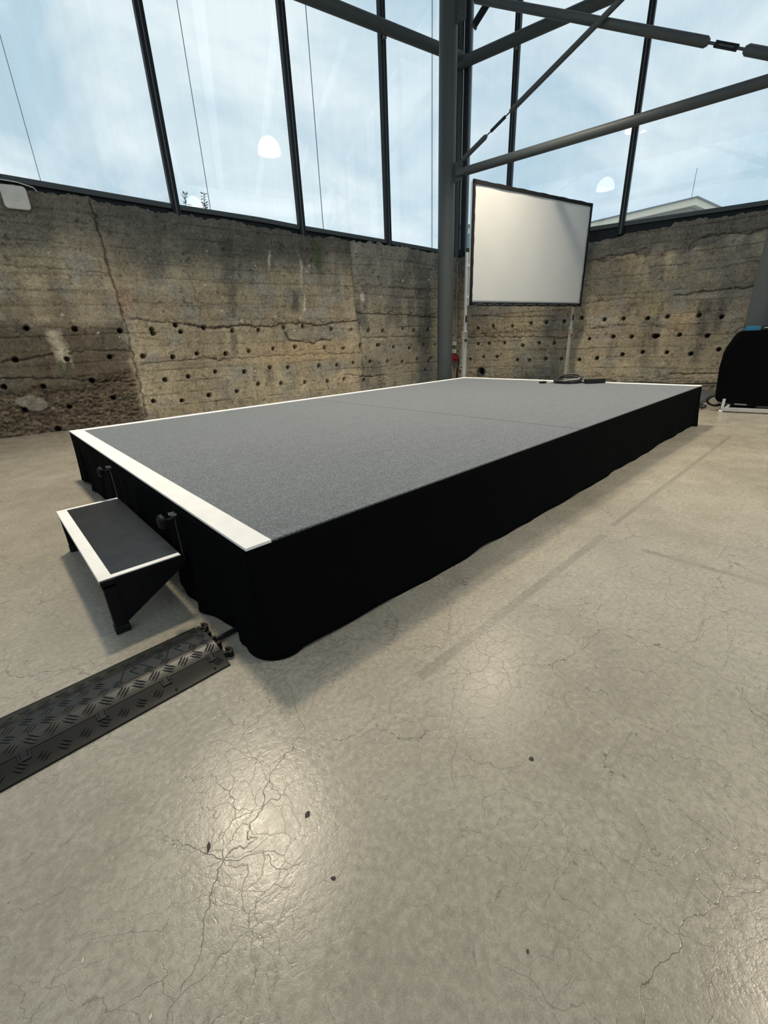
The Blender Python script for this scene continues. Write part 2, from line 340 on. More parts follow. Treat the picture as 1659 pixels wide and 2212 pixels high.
LC=[(22,16,[(6.30,2.74),(6.31,2.55),(6.29,2.30),(6.28,1.97),(6.27,1.60),(6.26,1.34),(6.25,1.08),(6.26,0.74),(6.25,0.47),(6.28,0.08)]),
(18,14,[(2.57,2.61),(2.52,1.96),(2.50,1.55),(2.45,1.27),(2.43,0.75),(2.44,0.29)]),
(14,10,[(7.40,1.97),(7.08,1.97),(6.72,1.96),(6.29,1.93)]),
(8,8,[(7.48,1.71),(6.94,1.71),(6.49,1.70)]),
(10,9,[(7.60,1.30),(7.12,1.29),(6.27,1.25)]),
(22,14,[(7.71,0.92),(7.36,0.94),(7.18,0.97)]),
(18,12,[(6.98,0.98),(6.66,1.01),(6.26,0.99)]),
(22,14,[(7.77,0.71),(7.21,0.68),(6.76,0.61),(6.30,0.58)]),
(8,7,[(7.25,2.50),(6.93,2.49),(6.37,2.48)]),
(7,7,[(7.34,2.19),(6.87,2.20),(6.36,2.21)]),
(16,11,[(6.24,0.78),(5.83,0.81),(5.31,0.83),(4.90,0.77)]),
(9,8,[(6.19,1.59),(4.75,1.59)]),
(20,13,[(6.18,1.40),(5.53,1.32),(5.18,1.28),(4.81,1.27)]),
(11,9,[(6.16,1.15),(5.81,1.09),(5.56,1.09)]),
(11,8,[(5.30,1.98),(5.22,1.62),(5.28,1.28),(5.31,1.14),(5.27,1.00),(5.32,0.84)]),
(28,18,[(5.48,1.31),(5.13,1.25),(4.75,1.28),(4.20,1.26),(3.90,1.31),(3.60,1.30),(3.28,1.26),(3.05,1.30),(2.48,1.33)]),
(32,22,[(3.92,1.16),(3.88,1.05),(3.63,1.01),(3.41,0.98),(3.21,1.05),(3.08,1.01)]),
(14,10,[(5.58,0.82),(4.96,0.80),(4.27,0.81),(3.66,0.80),(2.45,0.78)]),
(12,10,[(2.51,1.93),(1.61,1.90),(0.55,1.86)]),
(12,9,[(2.48,1.78),(0.55,1.72)]),
(10,9,[(2.51,2.35),(1.40,2.36),(0.55,2.31)]),
(22,14,[(2.47,1.46),(1.63,1.44),(0.55,1.38)]),
(16,11,[(2.43,1.04),(1.44,1.03),(0.55,0.99)]),
(18,13,[(2.85,0.42),(2.29,0.34),(1.88,0.35)]),
(8,7,[(5.46,1.40),(2.59,1.37)]),
(7,6,[(5.06,1.91),(2.55,1.86)]),
(6,6,[(5.43,1.57),(4.15,1.58),(2.58,1.50)]),
(8,7,[(5.30,1.97),(5.25,1.67),(5.24,1.38)]),
(9,7,[(4.17,1.69),(4.26,1.35)]),
(9,7,[(4.92,1.16),(4.98,0.82)]),
(8,7,[(4.07,1.24),(4.12,0.83)])]
RC=[(18,14,[(2.56,2.11),(2.94,2.15),(3.28,2.14),(3.44,2.22)]),
(18,14,[(4.01,2.09),(4.04,2.19),(4.26,2.25),(4.46,2.24),(4.68,2.19),(4.91,2.24)]),
(16,11,[(3.48,1.91),(3.81,1.90),(4.05,1.90)]),
(12,9,[(3.91,1.77),(4.28,1.79),(4.95,1.83)]),
(12,9,[(2.53,1.81),(3.16,1.82),(3.58,1.81)]),
(12,9,[(2.52,1.45),(3.21,1.47),(3.56,1.47)]),
(26,16,[(3.93,1.47),(4.19,1.47),(4.55,1.49),(4.93,1.49)]),
(14,9,[(3.65,1.55),(3.72,1.84)]),
(10,7,[(3.97,1.42),(3.95,1.25)]),
(12,9,[(2.53,1.03),(3.62,1.06),(4.14,0.91)]),
(8,7,[(2.74,0.90),(3.48,0.89)]),
(20,14,[(4.10,0.25),(4.34,0.25),(4.73,0.25)]),
(12,8,[(3.96,0.45),(4.06,0.39)]),
(10,8,[(0.40,2.06),(1.59,1.97),(2.45,2.00)]),
(16,11,[(0.33,1.40),(1.46,1.29),(2.06,1.27)]),
(18,12,[(0.03,0.97),(1.08,0.95),(1.80,0.92),(2.38,0.88)]),
(8,7,[(0.31,0.71),(1.51,0.70),(2.40,0.71)]),
(10,8,[(0.33,0.35),(2.44,0.38)])]


def pl_dist(U, Z, pts, jit):
    best = np.full(U.shape, 9.0); P = list(pts)
    for (a, b), (c, d) in zip(P[:-1], P[1:]):
        lo_u, hi_u = min(a, c) - .12, max(a, c) + .12; lo_z, hi_z = min(b, d) - .12, max(b, d) + .12
        k = (U > lo_u) & (U < hi_u) & (Z > lo_z) & (Z < hi_z)
        if not k.any(): continue
        uu = U[k] + jit[0][k]; zz = Z[k] + jit[1][k]; ex, ez = c - a, d - b; l2 = ex*ex + ez*ez + 1e-9
        t = np.clip(((uu - a) * ex + (zz - b) * ez) / l2, 0, 1)
        best[k] = np.minimum(best[k], np.hypot(uu - a - t*ex, zz - b - t*ez))
    return best
def blob(U, Z, u, z, ru, rz, seed, soft=.5, amp=.35):
    r = np.hypot((U - u) / ru, (Z - z) / rz) + (fbm(U*7, Z*7, 4, seed) - .5) * amp * 2
    return 1 - sstep(1 - soft, 1 + soft * .3, r)

def concrete_wall(name, P, side, umax_fine, umax, top, holes, crk, seed):
    st = .0125
    us = np.concatenate([np.arange(0, umax_fine, st), np.linspace(umax_fine, umax, 24)])
    nz = 216
    tu = np.interp(us, [p[0] for p in top], [p[1] for p in top])
    tu = tu + (fbm(us*3.5, us*0+3, 4, seed+40) - .5) * .07 + (fbm(us*17, us*0+7, 4, seed+41, .7) - .5) * .07
    Uf, T = np.meshgrid(us, np.linspace(0, 1, nz), indexing='ij')
    Z = T * tu[:, None] - .02 * (1 - T); U = Uf
    jit = ((fbm(U*14, Z*14, 3, seed+1) - .5) * .06, (fbm(U*14, Z*14, 3, seed+2) - .5) * .06)
    D = (fbm(U*2.2, Z*2.2, 4, seed+3) - .5) * .030 + (fbm(U*13, Z*13, 4, seed+4) - .5) * .012 + (fbm(U*55, Z*55, 3, seed+5) - .5) * .007
    # shuttering boards
    bh = .172; wob = (fbm(U*.9, Z*.9, 2, seed+6) - .5) * .05
    row = (Z + wob) / bh; ir = np.floor(row); fr = row - ir
    seg = np.floor((U + _h(ir, ir*0, seed+7) * 3) / 2.9)
    D += (_h(ir, seg, seed+8) - .5) * .011
    gd = np.minimum(fr, 1 - fr) * bh
    groove = (1 - sstep(.001, .008, gd)) * sstep(.36, .54, fbm(U*1.6, ir*1.7, 3, seed+9))
    D -= groove * .012
    # honeycombed, crumbling zones
    rough = np.zeros_like(U); tint_rub = np.zeros_like(U)
    if side == 'L':
        edge = .60 + (fbm(U*3, Z*0, 3, seed+10) - .5) * .34
        rub = (1 - sstep(-.05, .09, Z - edge)) * sstep(6.22, 6.36, U + (fbm(U*0, Z*6, 3, seed+11)-.5)*.14)
        keep = blob(U, Z, 7.52, .39, .14, .09, seed+12, .12, .8); rub = rub * (1 - keep)
        tint_rub = rub
        rough = np.maximum(rough, rub)
        rough = np.maximum(rough, .55 * np.clip(1 - np.abs(Z - 1.47 - (U-1.5)*.06) / .12, 0, 1) * (U < 2.46))
        rough = np.maximum(rough, .45 * blob(U, Z, 3.65, 2.40, .45, .10, seed+13))
        rough = np.maximum(rough, .4 * blob(U, Z, 4.4, 1.32, 1.1, .08, seed+14))
        rough = np.maximum(rough, .5 * blob(U, Z, 2.0, .28, .35, .10, seed+15))
        rough = np.maximum(rough, .4 * blob(U, Z, 6.25, 1.0, .10, 1.2, seed+16))
        D -= .035 * rub
        # broken-off skin in a flat scar
        sc = blob(U, Z, 3.45, 1.14, .42, .13, seed+17, .15, .25); D -= .018 * sc
        D += np.where(U < 2.47 + jit[0]*.5, .012, 0.0)          # the bay next to the corner stands slightly proud
    else:
        zt = 2.14 + (fbm(U*2.2, Z*0, 4, seed+10) - .5) * .22
        D += .016 * sstep(0, .02, Z - zt)                        # later cap of darker concrete
        rough = np.maximum(rough, .75 * blob(U, Z, 1.2, 1.06, 1.2, .09, seed+11))
        rough = np.maximum(rough, .6 * blob(U, Z, 2.7, 1.03, .5, .08, seed+12))
        rough = np.maximum(rough, .7 * np.clip(1 - np.abs(Z - 1.54) / .10, 0, 1) * sstep(3.9, 4.3, U))
        rough = np.maximum(rough, .5 * np.clip(1 - np.abs(Z - 2.12 - .02*U) / .06, 0, 1))
        rough = np.maximum(rough, .5 * (1 - sstep(.18, .30, Z)))
        D -= .02 * blob(U, Z, 3.72, 1.72, .09, .17, seed+13, .2)
    D += rough * ((fbm(U*34, Z*42, 3, seed+20, .65) - .62) * .08 + (fbm(U*11, Z*11, 3, seed+21) - .5) * .04)
    cmask = np.zeros_like(U)
    for dep, wid, pts in crk:
        d = pl_dist(U, Z, pts, jit); w = wid / 1000 * (.55 + .9 * fbm(U*5, Z*5, 2, seed+22))
        g = 1 - sstep(w*.35, w, d); D -= g * dep / 1000; cmask = np.maximum(cmask, g * min(1, dep / 20))
        # the lower side of a cold joint breaks away a little
        g2 = 1 - sstep(w, w*4, d); D -= g2 * .003
    # drilled holes
    for k, (hu, hz) in enumerate(holes):
        sel = (np.abs(U - hu) < .08) & (np.abs(Z - hz) < .08)
        if not sel.any(): continue
        rr = .029 + .006 * ((k * 37) % 10) / 10
        r = np.hypot(U[sel] - hu, Z[sel] - hz)
        D[sel] -= (1 - sstep(rr * .72, rr * 1.12, r)) * .19
    if side == 'R':
        sel = (np.abs(U - .649) < .15) & (np.abs(Z - .28) < .15); r = np.hypot(U[sel] - .649, Z[sel] - .28)
        D[sel] = np.where(r < .092, -.30, D[sel])
    # ---------------- colour: stains, dirt and patches of the concrete itself
    def c(*x): return np.array(x)
    och = c(.305, .258, .182); och2 = c(.375, .322, .225); grey = c(.275, .262, .225); dkg = c(.095, .093, .082); brn = c(.085, .069, .051); cream = c(.52, .47, .36)
    n1 = fbm(U*1.3, Z*1.5, 5, seed+30)[..., None]; n2 = fbm(U*3.5, Z*3.5, 5, seed+31)[..., None]; n3 = fbm(U*7, Z*1.1, 4, seed+32)
    CC = och + (och2 - och) * sstep(.4, .65, n1); CC = CC + (grey - CC) * sstep(.46, .70, n2) * .75
    CC = CC * (1 + (_h(ir, seg, seed+33) - .5) * .16)[..., None]
    def mixto(col, f):
        nonlocal CC
        CC = CC + (np.array(col) - CC) * np.clip(f, 0, 1)[..., None]
    if side == 'L':
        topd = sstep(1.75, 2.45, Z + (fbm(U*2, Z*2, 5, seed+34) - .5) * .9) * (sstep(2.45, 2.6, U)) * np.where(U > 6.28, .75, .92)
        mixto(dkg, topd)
        mixto(grey*.86, sstep(2.60, 2.44, U) * (.55 + .35*sstep(1.2, 2.2, Z)))
        mixto(dkg, .5 * sstep(2.60, 2.44, U) * sstep(.45, .7, fbm(U*5, Z*2, 4, seed+50)))
        dkl = sstep(6.22, 6.36, U + (fbm(U*0, Z*6, 3, seed+11)-.5)*.14) * (1 - sstep(1.18, 1.36, Z + (fbm(U*3, Z*3, 4, seed+35)-.5)*.3))
        mixto(brn, dkl * .82)
        mixto(brn*1.25, tint_rub * .8)
        mixto(c(.21,.155,.105), .8 * tint_rub * sstep(.52, .68, fbm(U*34, Z*46, 3, seed+36)))
        mixto(cream, .85 * np.clip(1 - np.abs(U - 7.08 - (Z-1.0)*.16 - (fbm(Z*5, U*0, 3, seed+37)-.5)*.1) / .10, 0, 1)**.6 * sstep(.72, .85, Z) * (1 - sstep(1.22, 1.30, Z)) * sstep(.3, .5, fbm(U*9, Z*5, 3, seed+51)))
        mixto(grey*1.1, blob(U, Z, 7.52, .39, .14, .09, seed+12, .12, .8) * .5)
        mixto(c(.07,.09,.04), .7 * blob(U, Z, 7.10, .80, .06, .10, seed+38))
        mixto(c(.075,.10,.045), .75 * blob(U, Z, 3.20, 2.32, .10, .42, seed+39, .7))
        for su, z0, z1, w, col, a in ((4.07, 2.08, 2.34, .02, cream, .8), (3.49, 1.86, 2.26, .022, c(.62,.57,.46), .9), (3.49, 1.46, 1.74, .02, c(.68,.62,.5), .9), (4.81, .85, 1.16, .05, dkg*.8, .85), (4.70, .80, 1.15, .03, cream, .4), (4.27, .40, .62, .09, dkg*.8, .8), (4.66, 1.40, 2.46, .09, dkg*.75, .7), (3.66, 1.45, 1.80, .07, dkg*.7, .8), (2.83, 1.8, 2.3, .03, dkg, .4), (4.62, .05, .5, .02, cream, .5), (2.66, .05, .42, .02, cream, .5), (3.72, .1, .45, .025, cream, .4), (5.0, .1, .5, .07, dkg, .45), (6.9, 1.3, 2.0, .10, brn, .5), (7.35, 1.25, 1.9, .14, brn, .5), (3.9, .8, 1.2, .05, dkg, .5), (1.1, .7, 1.15, .12, brn, .55), (.35, .1, 1.1, .2, dkg*.7, .6)):
            uu = su + (fbm(Z*4, U*0+su, 3, seed+52) - .5) * .12 - ((Z - z1) * .12 if col is not cream else 0)
            f = np.clip(1.4 - np.abs(U - uu) / (w * (.6 + .8*fbm(Z*9, U*0, 2, seed+53))), 0, 1) * sstep(z0 - .04, z0 + .06, Z) * (1 - sstep(z1 - .03, z1 + .03, Z))
            mixto(col, f * a * (.15 + 1.2*fbm(U*26, Z*9, 4, seed+54, .65)))
        mixto(c(.60,.56,.47), blob(U, Z, 2.36, 1.72, .05, .08, seed+55, .2, .5))
        mixto(c(.30,.17,.11), .55 * blob(U, Z, 6.20, 1.6, .14, .30, seed+56) * .6)
        mixto(c(.46,.33,.19), .5 * blob(U, Z, 3.6, .85, 1.5, .22, seed+57, .8))
        mixto(c(.25,.235,.195), .6 * blob(U, Z, 3.45, 1.14, .42, .13, seed+17, .15, .25))
        mixto(c(.50,.40,.28), .5 * blob(U, Z, 2.75, .4, .35, .12, seed+58))
        for k in range(60):
            hu = 8 * _h(np.array(k), np.array(1), seed+60); hz = .3 + 2.2 * _h(np.array(k), np.array(2), seed+60)
            sel = (np.abs(U - hu) < .05) & (np.abs(Z - hz) < .05); 
            if sel.any():
                r = np.hypot((U[sel]-hu)/1.0, (Z[sel]-hz)/.7); CC[sel] = np.where((r < .006 + .016*_h(np.array(k), np.array(3), seed+60))[..., None], c(.62,.57,.46), CC[sel])
    else:
        cap = sstep(-.01, .02, Z - 2.14 - (fbm(U*2.2, Z*0, 4, seed+10) - .5) * .22)
        mixto(c(.125,.12,.105), cap * .92)
        mixto(dkg*1.3, .75 * sstep(.42, .62, fbm(U*2.4, Z*1.2, 5, seed+34)) * sstep(1.5, 2.2, Z))
        mixto(c(.25,.225,.18), .85 * blob(U, Z, 3.60, 1.98, .12, .26, seed+35, .3))
        for su, z0, z1, w, a in ((4.41, .78, 1.36, .11, .8), (4.37, .42, .72, .08, .7), (4.58, .88, 1.35, .07, .75), (3.66, .35, 1.15, .13, .6), (3.15, .45, .86, .05, .6), (3.80, .55, 1.35, .04, .5), (2.2, .1, .5, .1, .4), (.12, .1, 2.2, .06, .7), (1.45, .35, .55, .12, .5), (2.0, .9, 1.3, .1, .4), (5.0, .3, 1.9, .2, .4), (3.3, 1.1, 1.4, .06, .5), (3.45, 1.85, 2.2, .06, .4)):
            uu = su + (fbm(Z*4, U*0+su, 3, seed+52) - .5) * .10 + (Z - z1) * .04
            f = np.clip(1.4 - np.abs(U - uu) / (w * (.6 + .8*fbm(Z*9, U*0, 2, seed+53))), 0, 1) * sstep(z0 - .06, z0 + .1, Z) * (1 - sstep(z1 - .03, z1 + .05, Z))
            mixto(dkg*.95, f * a * (.15 + 1.2*fbm(U*26, Z*9, 4, seed+54, .65)))
        mixto(c(.36,.34,.10), .45 * blob(U, Z, 3.70, 1.28, .07, .16, seed+55))
        mixto(c(.46,.33,.19), .45 * blob(U, Z, 4.05, 1.08, .25, .2, seed+56, .8))
        mixto(dkg, .4 * blob(U, Z, .3, 1.9, .5, .8, seed+57, .8))
        mixto(c(.23,.20,.15), rough * .5)
    CC *= 1.38
    CC *= (1 - .55 * cmask)[..., None] * (1 - .4 * groove)[..., None]
    CC *= (.70 + .60 * fbm(U*24, Z*24, 5, seed+61, .65))[..., None] * (.72 + .56 * fbm(U*7, Z*2.0, 6, seed+62, .62))[..., None] * (.84 + .32 * fbm(U*5, Z*70, 3, seed+63))[..., None]
    pit = sstep(.66, .74, fbm(U*16, Z*16, 5, seed+64, .7)); CC *= (1 - .5 * pit)[..., None]
    chalk = sstep(.70, .80, fbm(U*13, Z*22, 5, seed+65, .7)) * .35; CC = CC + (c(.55,.50,.41) - CC) * chalk[..., None]
    # ---------------- mesh
    nu = len(us); org = np.array(K)
    d = np.array(dL if side == 'L' else dR); n = np.array(nL if side == 'L' else nR)
    X = org + U[..., None] * d + Z[..., None] * np.array((0, 0, 1.0)) - D[..., None] * n
    # back edge of the broken wall top
    Db = np.full(nu, .10); zb = tu + (fbm(us*9, us*0+5, 3, seed+70) - .5) * .03 - .005
    back = org + us[:, None] * d + zb[:, None] * np.array((0, 0, 1.0)) + Db[:, None] * n
    back2 = back.copy(); back2[:, 2] -= .45
    verts = np.concatenate([X, back[:, None, :], back2[:, None, :]], axis=1); ncol = nz + 2
    CC2 = np.concatenate([CC, (CC[:, -1:] * .7 + .3*grey), CC[:, -1:]], axis=1)
    me = bpy.data.meshes.new(name)
    a = np.arange(nu * ncol).reshape(nu, ncol)
    quads = np.stack([a[:-1, :-1], a[1:, :-1], a[1:, 1:], a[:-1, 1:]], -1).reshape(-1, 4)
    if side == 'R': quads = quads
    else: quads = quads[:, ::-1]
    me.vertices.add(nu * ncol); me.vertices.foreach_set('co', (verts - org).reshape(-1))
    nf = len(quads); me.loops.add(nf * 4); me.loops.foreach_set('vertex_index', quads.reshape(-1).astype(np.int32))
    me.polygons.add(nf); me.polygons.foreach_set('loop_start', np.arange(0, nf*4, 4, dtype=np.int32)); me.polygons.foreach_set('loop_total', np.full(nf, 4, dtype=np.int32))
    me.polygons.foreach_set('use_smooth', np.ones(nf, dtype=bool))
    me.update(); me.validate()
    at = me.color_attributes.new('tint', 'FLOAT_COLOR', 'POINT')
    cc = np.concatenate([np.clip(CC2, .01, .9), np.ones((*CC2.shape[:2], 1))], -1); at.data.foreach_set('color', cc.reshape(-1).astype(np.float32))
    me.materials.append(M_conc)
    o = bpy.data.objects.new(name, me); COL.objects.link(o); o.location = K
    return struct(o)

TOP_L = [(0,2.494),(.524,2.521),(1.66,2.589),(2.44,2.604),(2.56,2.60),(3.39,2.612),(3.889,2.656),(4.148,2.657),(4.748,2.698),(5.409,2.702),(6.25,2.733),(6.32,2.76),(6.93,2.775),(7.2,2.79),(12,2.85)]
TOP_R = [(0,2.47),(.264,2.49),(1.5,2.44),(2.54,2.405),(3.1,2.426),(3.56,2.42),(3.84,2.475),(4.23,2.47),(4.86,2.475),(12,2.48)]
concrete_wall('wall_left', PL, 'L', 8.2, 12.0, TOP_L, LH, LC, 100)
concrete_wall('wall_right', PR, 'R', 5.6, 12.0, TOP_R, RH, RC, 300)

# ------------------------------------------------------------------ floor, far walls, roof
A0 = PL(12, 0); B0 = PR(12, 0); D0 = V((-5.6, -8.6, 0)); A1 = V((-5.6, A0.y, 0))
mb = MB(); poly = [PL(12, 0, .05), K + (nL + nR) * .05, PR(12, 0, .05), D0]
mb.add([V((p.x, p.y, 0)) for p in poly], [(3, 2, 1, 0)]); mb.prism([V((p.x, p.y, -.2)) for p in poly], (0, 0, .19))
struct(mb.build('floor', M_floor))
TOPZ = 7.0
for nm, a, b in (('wall_back', D0, A0), ('wall_front', B0, D0)):
    mb = MB(); d = (b - a).normalized(); n = V((-d.y, d.x, 0)); mid = (a + b) / 2
    if n.dot(mid - V((1, 0, 0))) < 0: n = -n
    mb.prism([a, b, b + n*.2, a + n*.2], (0, 0, 2.6)); struct(mb.build(nm, M_plaster))
# roof: opaque strips with open rooflights between them
mb = MB()
rd = (dL * -1); 
nstrip = 9
for i in range(nstrip):
    t0 = i * 1.75 - 8.9
    # strips run across the hall, parallel to the right wall
    o = K + dL * (i * 1.55) 
    w = 1.30
    a = o + nL * .3; b = o + dR * 14 + nL * .0
    mb.prism([a + V((0,0,TOPZ)), b + V((0,0,TOPZ)), b + dL * w + V((0,0,TOPZ)), a + dL * w + V((0,0,TOPZ))], (0, 0, .16))
struct(mb.build('ceiling', M_roof))

# ------------------------------------------------------------------ glazing
OFF = .12
SILL_L = [(0,2.62),(.404,2.637),(1.778,2.703),(3.493,2.772),(4.081,2.808),(5.34,2.843),(7.136,2.922),(12,3.1)]
SILL_R = [(0,2.655),(2.5,2.655),(4.8,2.61),(12,2.48)]
def lerp(tab, u): return float(np.interp(u, [p[0] for p in tab], [p[1] for p in tab]))
def trim(name, mbs, material, bevel=.004): return struct(mbs.build(name, material, bevel=bevel))
tn = 0
MUL_L = [1.653, 3.391, 5.287, 7.25, 9.3, 11.6]; MUL_R = [1.0, 2.987, 5.0, 7.0, 9.0, 11.0]
for side, P, tab, n, d in (('L', PL, SILL_L, nL, dL), ('R', PR, SILL_R, nR, dR)):
    bar = MB(); low = MB()
    us = [0] + [p[0] for p in tab][1:]
    for (u0, z0), (u1, z1) in zip(tab[:-1], tab[1:]):
        bar.add([P(u, z, o) for u, z in ((u0, z0), (u1, z1)) for o, z in ((OFF-.05, z-.075), (OFF+.06, z-.075), (OFF+.06, z), (OFF-.05, z-.012))],
                [(0,1,2,3),(7,6,5,4),(0,4,5,1),(1,5,6,2),(2,6,7,3),(3,7,4,0)])
        low.add([P(u, z, o) for u, z in ((u0, z0), (u1, z1)) for o, z in ((OFF+.0, z-.60), (OFF+.06, z-.60), (OFF+.06, z-.078), (OFF+.0, z-.078))],
                [(0,1,2,3),(7,6,5,4),(0,4,5,1),(1,5,6,2),(2,6,7,3),(3,7,4,0)])
    tn += 1; trim('trim_%d' % tn, bar, M_steel, .006)
    tn += 1; trim('trim_%d' % tn, low, M_steel_d, 0)
    for u in (MUL_L if side == 'L' else MUL_R):
        mb = MB(); z0 = lerp(tab, u) - .19; w = .10 if side == 'L' else .085
        for sgn in (-1, 1):
            c = u + sgn * (w/4 + .0025)
            mb.bar(P(c, z0, OFF-.02), P(c, TOPZ, OFF-.02), w/2 - .005, .10, side=d)
        ob = trim('trim_%d' % (tn + 1), mb, M_steel_d, .003); tn += 1
        st = MB(); st.bar(P(u, z0, OFF-.062), P(u, TOPZ, OFF-.062), .010, .012, side=d)
        s_ = st.build('cover_strip', M_steel_l, ob)
    # panes, each of two sheets with a thin vertical seal
    mus = [.10] + (MUL_L if side == 'L' else MUL_R)
    seals = {0: .54, 1: 2.964, 2: 4.797, 3: 6.763} if side == 'L' else {}
    for i, (u0, u1) in enumerate(zip(mus[:-1], mus[1:])):
        mb = MB(); a, b = u0 + .03, u1 - .03; cut = seals.get(i, None)
        spans = [(a, cut - .002), (cut + .002, b)] if cut else [(a, b)]
        for s0, s1 in spans:
            q = [P(s0, lerp(tab, s0) - .03, OFF+.02), P(s1, lerp(tab, s1) - .03, OFF+.02), P(s1, TOPZ, OFF+.02), P(s0, TOPZ, OFF+.02)]
            mb.prism(q, n * .012)
        wn = i + 1 if side == 'L' else i + 21
        ob = struct(mb.build('window_%d' % wn, M_glass_h if (side == 'L' and i >= 3) else M_glass, origin=P(a, 0, OFF)))
        if cut:
            sm = MB(); sm.bar(P(cut, lerp(tab, cut) - .02, OFF+.026), P(cut, TOPZ, OFF+.026), .006, .014, side=d); sm.build('seal', M_steel_l, ob)
# corner post and the two round transoms
mb = MB()
mb.tube([K + (nL + nR) * .04 + V((0,0,2.2)), K + (nL + nR) * .04 + V((0,0,TOPZ))], .07, 20)
cp = struct(mb.build('trim_%d' % (tn+1), M_steel)); tn += 1
for P, d, u in ((PL, dL, .09), (PR, dR, .09)):
    mb = MB(); mb.bar(P(u, 2.3, OFF-.02), P(u, TOPZ, OFF-.02), .085, .12, side=d); trim('trim_%d' % (tn+1), mb, M_steel_d); tn += 1
    mb = MB(); mb.bar(P(u + .075, 2.3, OFF-.03), P(u + .075, TOPZ, OFF-.03), .03, .06, side=d); trim('trim_%d' % (tn+1), mb, M_steel_l); tn += 1
for P, d, za, zb, mul in ((PL, dL, 5.57, 5.30, MUL_L), (PR, dR, 5.49, 5.52, MUL_R)):
    mb = MB(); mb.tube([P(-.02, za, -.03), P(12, zb, -.03)], .086, 28); trim('trim_%d' % (tn+1), mb, M_steel, 0); tn += 1
    for u in mul[:4]:
        cl = MB(); z = za + (zb - za) * u / 12
        cl.bar(P(u, z - .11, .05), P(u, z + .11, .05), .055, .10, side=d); trim('trim_%d' % (tn+1), cl, M_steel_l); tn += 1

# ------------------------------------------------------------------ steel structure inside
c1 = V((6.071, 4.256, 0)); c2 = V((6.76, -.08, 0))
tdir = (V((6.651, .375, 0)) - V((6.114, 3.965, 0))).normalized(); tside = V((tdir.y, -tdir.x, 0))
def column(c, label, plates):
    t = thing('steel_column', label, 'column', c, 'round steel columns')
    mb = MB(); mb.tube([c, c + V((0,0,TOPZ))], .135, 40); mb.build('shaft', M_steel, t)
    mb = MB(); mb.box((-.2,-.2,0), (.2,.2,.02), Matrix.Translation(c)); mb.build('base_plate', M_steel, t, .003)
    for z, sgn in plates:
        mb = MB(); a = c + tdir * sgn * .12 + V((0,0,z)); b = a + tdir * sgn * .16
        mb.bar(a - V((0,0,0)), b, .022, .26)
        for k in (-.07, 0, .07):
            mb.lathe([(0,-.02),(.014,-.02),(.014,.02),(0,.02)], b - tdir*sgn*.03 + V((0,0,k)), tside, 8)
        mb.build('gusset', M_steel, t, .002)
    return t
column(c1, 'round grey steel column in the corner left of the projection screen', [(3.40, 1), (5.28, 1)])
column(c2, 'round grey steel column at the right edge, behind the black covered rack', [(3.40, -1), (3.62, -1)])
# horizontal beam between the columns
zb = 3.38; a = c1 + tdir * .22; b = c2 - tdir * .22
t = thing('steel_beam', 'horizontal round steel beam running between the two columns above the screen', 'beam', a + V((0,0,zb)))
mb = MB(); mb.tube([a + V((0,0,zb)) + tdir * .12, b + V((0,0,zb)) - tdir * .12], .06, 28); mb.build('tube', M_steel, t)
for p, s in ((a, 1), (b, -1)):
    mb = MB(); mb.bar(p + V((0,0,zb)) - tdir*s*.03, p + V((0,0,zb)) + tdir*s*.2, .09, .085); mb.build('end_fork', M_steel, t, .004)
def tie(label, a, b, r, tb0, tb1, off):
    """tube tie with a turnbuckle between the fractions tb0 and tb1"""
    a = V(a) + off; b = V(b) + off; d = b - a; dn = d.normalized()
    t = thing('tie_rod', label, 'tie rod', a, 'cross bracing ties')
    for s0, s1 in ((0, tb0), (tb1, 1)):
        mb = MB(); p, q = a + d*s0, a + d*s1
        e = .05 / d.length
        mb.tube([p, p + dn*.03, q - dn*.03, q], [r*.6, r, r, r*.6], 20); mb.build('tube', M_steel, t)
    m = a + d * ((tb0 + tb1) / 2)
    mb = MB(); mb.tube([a + d*tb0 - dn*.03, a + d*tb1 + dn*.03], r*.27, 10); mb.build('threaded_rod', M_steel, t)
    mb = MB(); up = dn.cross(tside).normalized(); h = min(.11, d.length*(tb1-tb0)*.27)
    for s in (-1, 1): mb.bar(m - dn*h + up*s*r*.42, m + dn*h + up*s*r*.42, r*.7, r*.26, up=up)
    for s in (-1, 1): mb.bar(m + dn*s*(h-.02), m + dn*s*(h+.02), r*.7, r*1.1, up=up)
    mb.build('turnbuckle', M_steel_d, t, .003)
    return t
r1a = V((6.113, 3.97, 3.507)); r1b = V((6.42, 1.913, 4.568)); e1 = r1a + (r1b - r1a) * 1.86
tie('diagonal steel tie rising right from the corner column above the screen', r1a, e1, .034, .107, .196, tside * .045)
# the other diagonal of the cross bracing
r2a = V((6.168, 3.603, 5.21)); r2b = V((6.646, .412, 3.618)); e0 = r2a + (r2a - r2b) * .085; r2e = r2b + (r2b - r2a) * .09
def tb(p): return (p - e0).dot(r2e - e0) / (r2e - e0).length_squared
tie('diagonal steel tie with turnbuckle falling to the right across the upper right panes', e0, r2e, .05, tb(V((6.562,.971,3.895))), tb(V((6.614,.627,3.726))), tside * -.045)
t = thing('tube_fitting', 'short dark capped cylinder fixed near the top of the right facade corner', 'fitting', PR(.55, 6.0, -.12))
mb = MB(); mb.tube([PR(.30, 5.86, -.12), PR(.62, 6.12, -.12)], .055, 20); mb.build('body', M_steel_d, t)
mb = MB(); mb.tube([PR(.28, 5.845, -.12), PR(.31, 5.87, -.12)], .068, 20); mb.build('cap', M_steel, t)
mb = MB(); mb.bar(PR(.62, 6.12, -.12), PR(.66, 6.12, .06), .03, .03); mb.build('bracket', M_steel_d, t)

